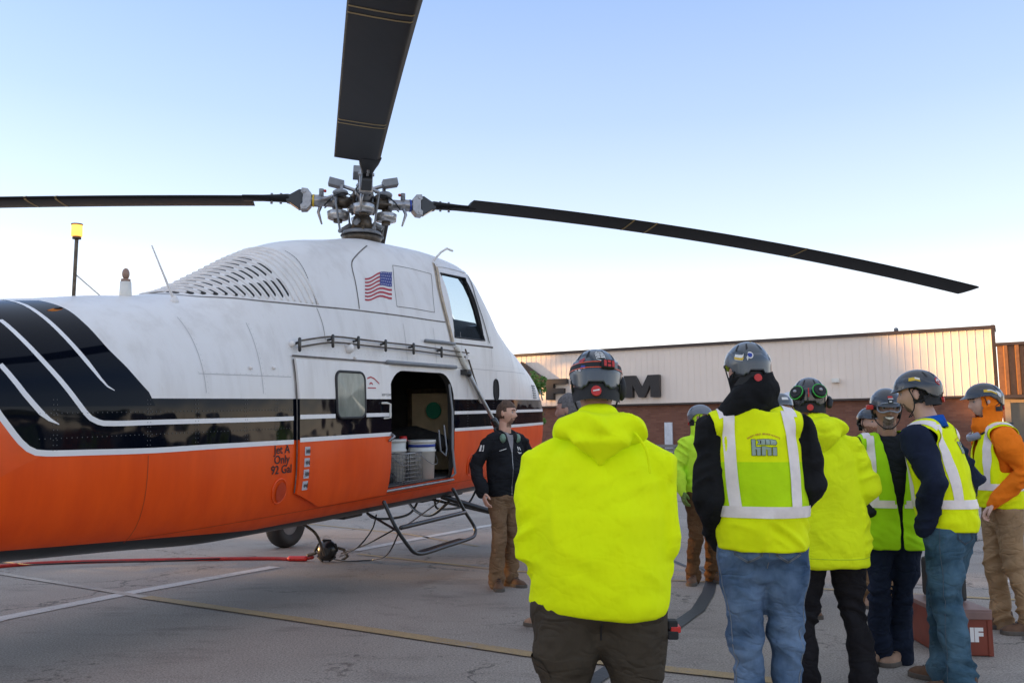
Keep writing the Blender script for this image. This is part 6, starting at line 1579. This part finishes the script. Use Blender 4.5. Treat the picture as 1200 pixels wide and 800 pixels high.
# --- smiling man with goggles
p = person('smiling man facing the camera in clear goggles, black shirt and open lime-green vest', X_(1037, 5.6), 5.6, 190, 1.72, look=4, nod=2, voxel=.0050, skin=(.36, .19, .125), top='shirt', topmat='blacktee', legmat='darkjeans', boots='boot_tan', hair='black', beard='goatee', beardc='grey', handmode=('none', 'none'),
           armR=((.26, -.08, 1.18), (.16, .10, 1.0)), armL=((-.26, -.08, 1.18), (-.22, -.05, .95)), feet=((.12, .02, 55), (-.02, -.02, 50)), seed=61, hem=.86, B=1.02, under=True)
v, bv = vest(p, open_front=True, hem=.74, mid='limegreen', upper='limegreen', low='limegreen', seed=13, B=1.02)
HMx = p['HMx']; k = p['k']
h, hP, patch, blob, HX = helmet(p['root'], HMx, M['helmet_dark'], (.97, .97, .95), -8, brim=.018)
patch(-.22, .12, .58, .66, 'red', .004); patch(-.25, .10, .67, .71, 'stickerw', .004); patch(-.2, .1, .74, .86, 'strapblack', .008, 'lamp_plate'); patch(-.12, .04, .77, .83, 'stickerw', .010, 'lamp_lens')
m = MB(); m.box(HMx @ Vector((.118, .06, .01)), (.04, .045, .03)); m.build('side_clip', M['red'], p['root'], bevel=.006); m = MB(); m.box(HMx @ Vector((-.118, .05, .04)), (.03, .05, .04)); m.build('side_lamp', M['strapblack'], p['root'], bevel=.006)
ms = MB(); ms.grid([[HMx @ Vector((x_, .1035-abs(x_)*.55-x_*x_*4, -.064+ (x_*x_)*9 + dz)) for dz in (.007-abs(x_)*.15, 0, -.009+abs(x_)*.25)] for x_ in np.linspace(-.026, .026, 9)]); ms.build('teeth', M['teeth'], p['body'])
M['gogglens'] = glass('goggle_lens', (.93, .95, .97), .03, .03); M['goggle'] = simple('goggle_frame', (.28, .30, .36), .3)
def gpt(a, b_): return HMx @ Vector((a, .128-a*a*9.0, b_))
ring = [(.072*math.copysign(abs(math.cos(q))**.6, math.cos(q)), .004+.033*math.copysign(abs(math.sin(q))**.7, math.sin(q)) + (.014*math.exp(-(math.cos(q)/.25)**2) if math.sin(q) < 0 else 0)) for q in np.linspace(0, 2*math.pi, 33)[:-1]]
m = MB(); m.tube([gpt(a, b_) for a, b_ in ring], .005*k, 8, closed=True); gf = m.build('goggles', M['goggle'], p['root'])
m = MB(); m.grid([[gpt(a, b_)+HMx.to_3x3() @ Vector((0, d_, 0)) for d_ in (0, -.034)] for a, b_ in ring+[ring[0]]]); m.build('goggle_skirt', M['gogglens'], gf)
m = MB(); m.add([gpt(0, .004)]+[gpt(a, b_) for a, b_ in ring], [(0, q+1, (q+1) % 32+1) for q in range(32)]); m.build('goggle_lens', M['gogglens'], gf)
m = MB(); m.grid([[HMx @ Vector((.090*math.sin(q), .105*math.cos(q), z_)) for z_ in (.016, -.008)] for q in np.linspace(.75, 2*math.pi-.75, 24)]); m.build('goggle_strap', M['strapblack'], gf)

# --- bearded man behind him
p = person('ginger-bearded man in lime and brown, glimpsed behind the smiling man', X_(1016, 7.6), 7.6, 168, 1.68, voxel=.0075, skin=(.58, .35, .26), topmat='hoodorange', legmat='khaki', boots='boot_tan', hair='ginger', beard='full', feet=((.10, .02, 30), (-.10, 0, 10)), seed=71, under=True)
vest(p, seed=4); helmet(p['root'], p['HMx'], M['helmet_dark'], (.97, .97, .95))

# --- man in navy with blue collar
p = person('man in a navy jersey, lime vest and teal-blue jeans turned to the left, blue collar', X_(1102, 5.0), 5.0, -44, 1.79, look=-14, nod=3, B=1.02, voxel=.0065, skin=(.56, .33, .24), top='shirt', topmat='navy', legmat='jeans2', boots='boot_brown', hair='black', beard='goatee',
           armR=((.25, -.06, 1.18), (.20, .10, .96)), armL=((-.255, -.03, 1.17), (-.20, .06, .93)), lean=(0, .075), headoff=(0, .035), under=True, handmode=('none', 'none'), feet=((.13, .13, 8), (-.12, -.06, -6)), sleeve=1.08, seed=81, hem=.90, legr=1.12,
           rings=[(.90, .168, .128), (.95, .178, .135), (1.06, .18, .14), (1.22, .19, .14), (1.34, .2, .13), (1.44, .165, .11), (1.50, .09, .085)])
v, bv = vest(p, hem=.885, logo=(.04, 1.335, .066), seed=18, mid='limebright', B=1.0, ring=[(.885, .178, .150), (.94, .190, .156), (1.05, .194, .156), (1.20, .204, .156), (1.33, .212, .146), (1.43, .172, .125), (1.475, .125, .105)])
M['dark_thread'] = simple('dark_thread', (.07, .10, .13), .8); jeans_detail(p, 1.02, 'dark_thread')
W = p['W']; k = p['k']
m = MB(); m.tube([W(.0, .052, 1.475), W(0, .066, 1.545)], [(.082*k, .085*k), (.072*k, .074*k)], 24, up=(1, 0, 0), cap='flat'); m.build('collar', M['royal'], p['top'])
h, hP, patch, blob, HX = helmet(p['root'], p['HMx'], M['helmet_dark'], (.98, 1.0, 1.02), -4, brim=.018)
patch(-math.pi/2-.02-.25, -math.pi/2+.22, .62, .74, 'stickery'); patch(-math.pi/2-.27, -math.pi/2-.06, .63, .69, 'stickerw', .003); blob(-math.pi+.45, .60, .085, 1.8, 'red'); blob(-math.pi+.45, .60, .055, 1.8, 'stickerw', .0024); blob(-math.pi+.45, .61, .03, 1.8, 'red', .003)

# --- man in orange hoodie, far right
p = person('man in an orange hoodie, lime vest and tan trousers in profile at the right', X_(1164, 6.55), 6.55, -82, 1.82, look=-2, nod=4, voxel=.0052, skin=(.62, .39, .30), topmat='hoodorange', legmat='tanpants', boots='boot_brown', hood='up',
           armR=((.26, -.06, 1.18), (.20, .10, .96)), armL=((-.25, -.09, 1.17), (-.17, .10, .95)), under=True, lean=(0, .02), headoff=(0, .03), feet=((.09, .02, 4), (-.10, -.10, -4)), sleeve=1.05, seed=91, hem=.90,
           rings=[(.90, .168, .128), (.95, .178, .135), (1.06, .18, .14), (1.22, .19, .14), (1.34, .2, .13), (1.44, .165, .11), (1.50, .09, .085)])
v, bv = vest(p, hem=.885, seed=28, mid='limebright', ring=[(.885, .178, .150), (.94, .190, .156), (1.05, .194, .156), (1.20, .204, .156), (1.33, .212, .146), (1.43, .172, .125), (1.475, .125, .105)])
h, hP, patch, blob, HX = helmet(p['root'], p['HMx'], M['helmet_dark'], (.98, 1.0, .98), 2, brim=.045)
patch(-math.pi/2-.40, -math.pi/2+.30, .66, .78, 'stickery'); patch(-math.pi/2-.38, -math.pi/2+.10, .67, .72, 'stickerw', .003); blob(-math.pi/2-.52, .66, .09, 1.7, 'stickerw', .0035)
m = MB(); HMx = p['HMx']; k = p['k']
# goggles hanging at the chest
W = p['W']; m.tube(resample([W(-.07, .15, 1.43), W(-.03, .19, 1.41), W(.03, .19, 1.41), W(.07, .15, 1.43)], 12), [(.026, .012)]*12, 10, up=(0, 0, 1)); m.build('hanging_goggles', M['goggle'], p['root'])
m = MB(); m.tube(resample([W(.08, .13, 1.44), W(.11, .0, 1.50), W(0, -.12, 1.52), W(-.11, 0, 1.50), W(-.08, .13, 1.44)], 24), .009, 6); m.build('neck_strap', M['strapblack'], p['root'])
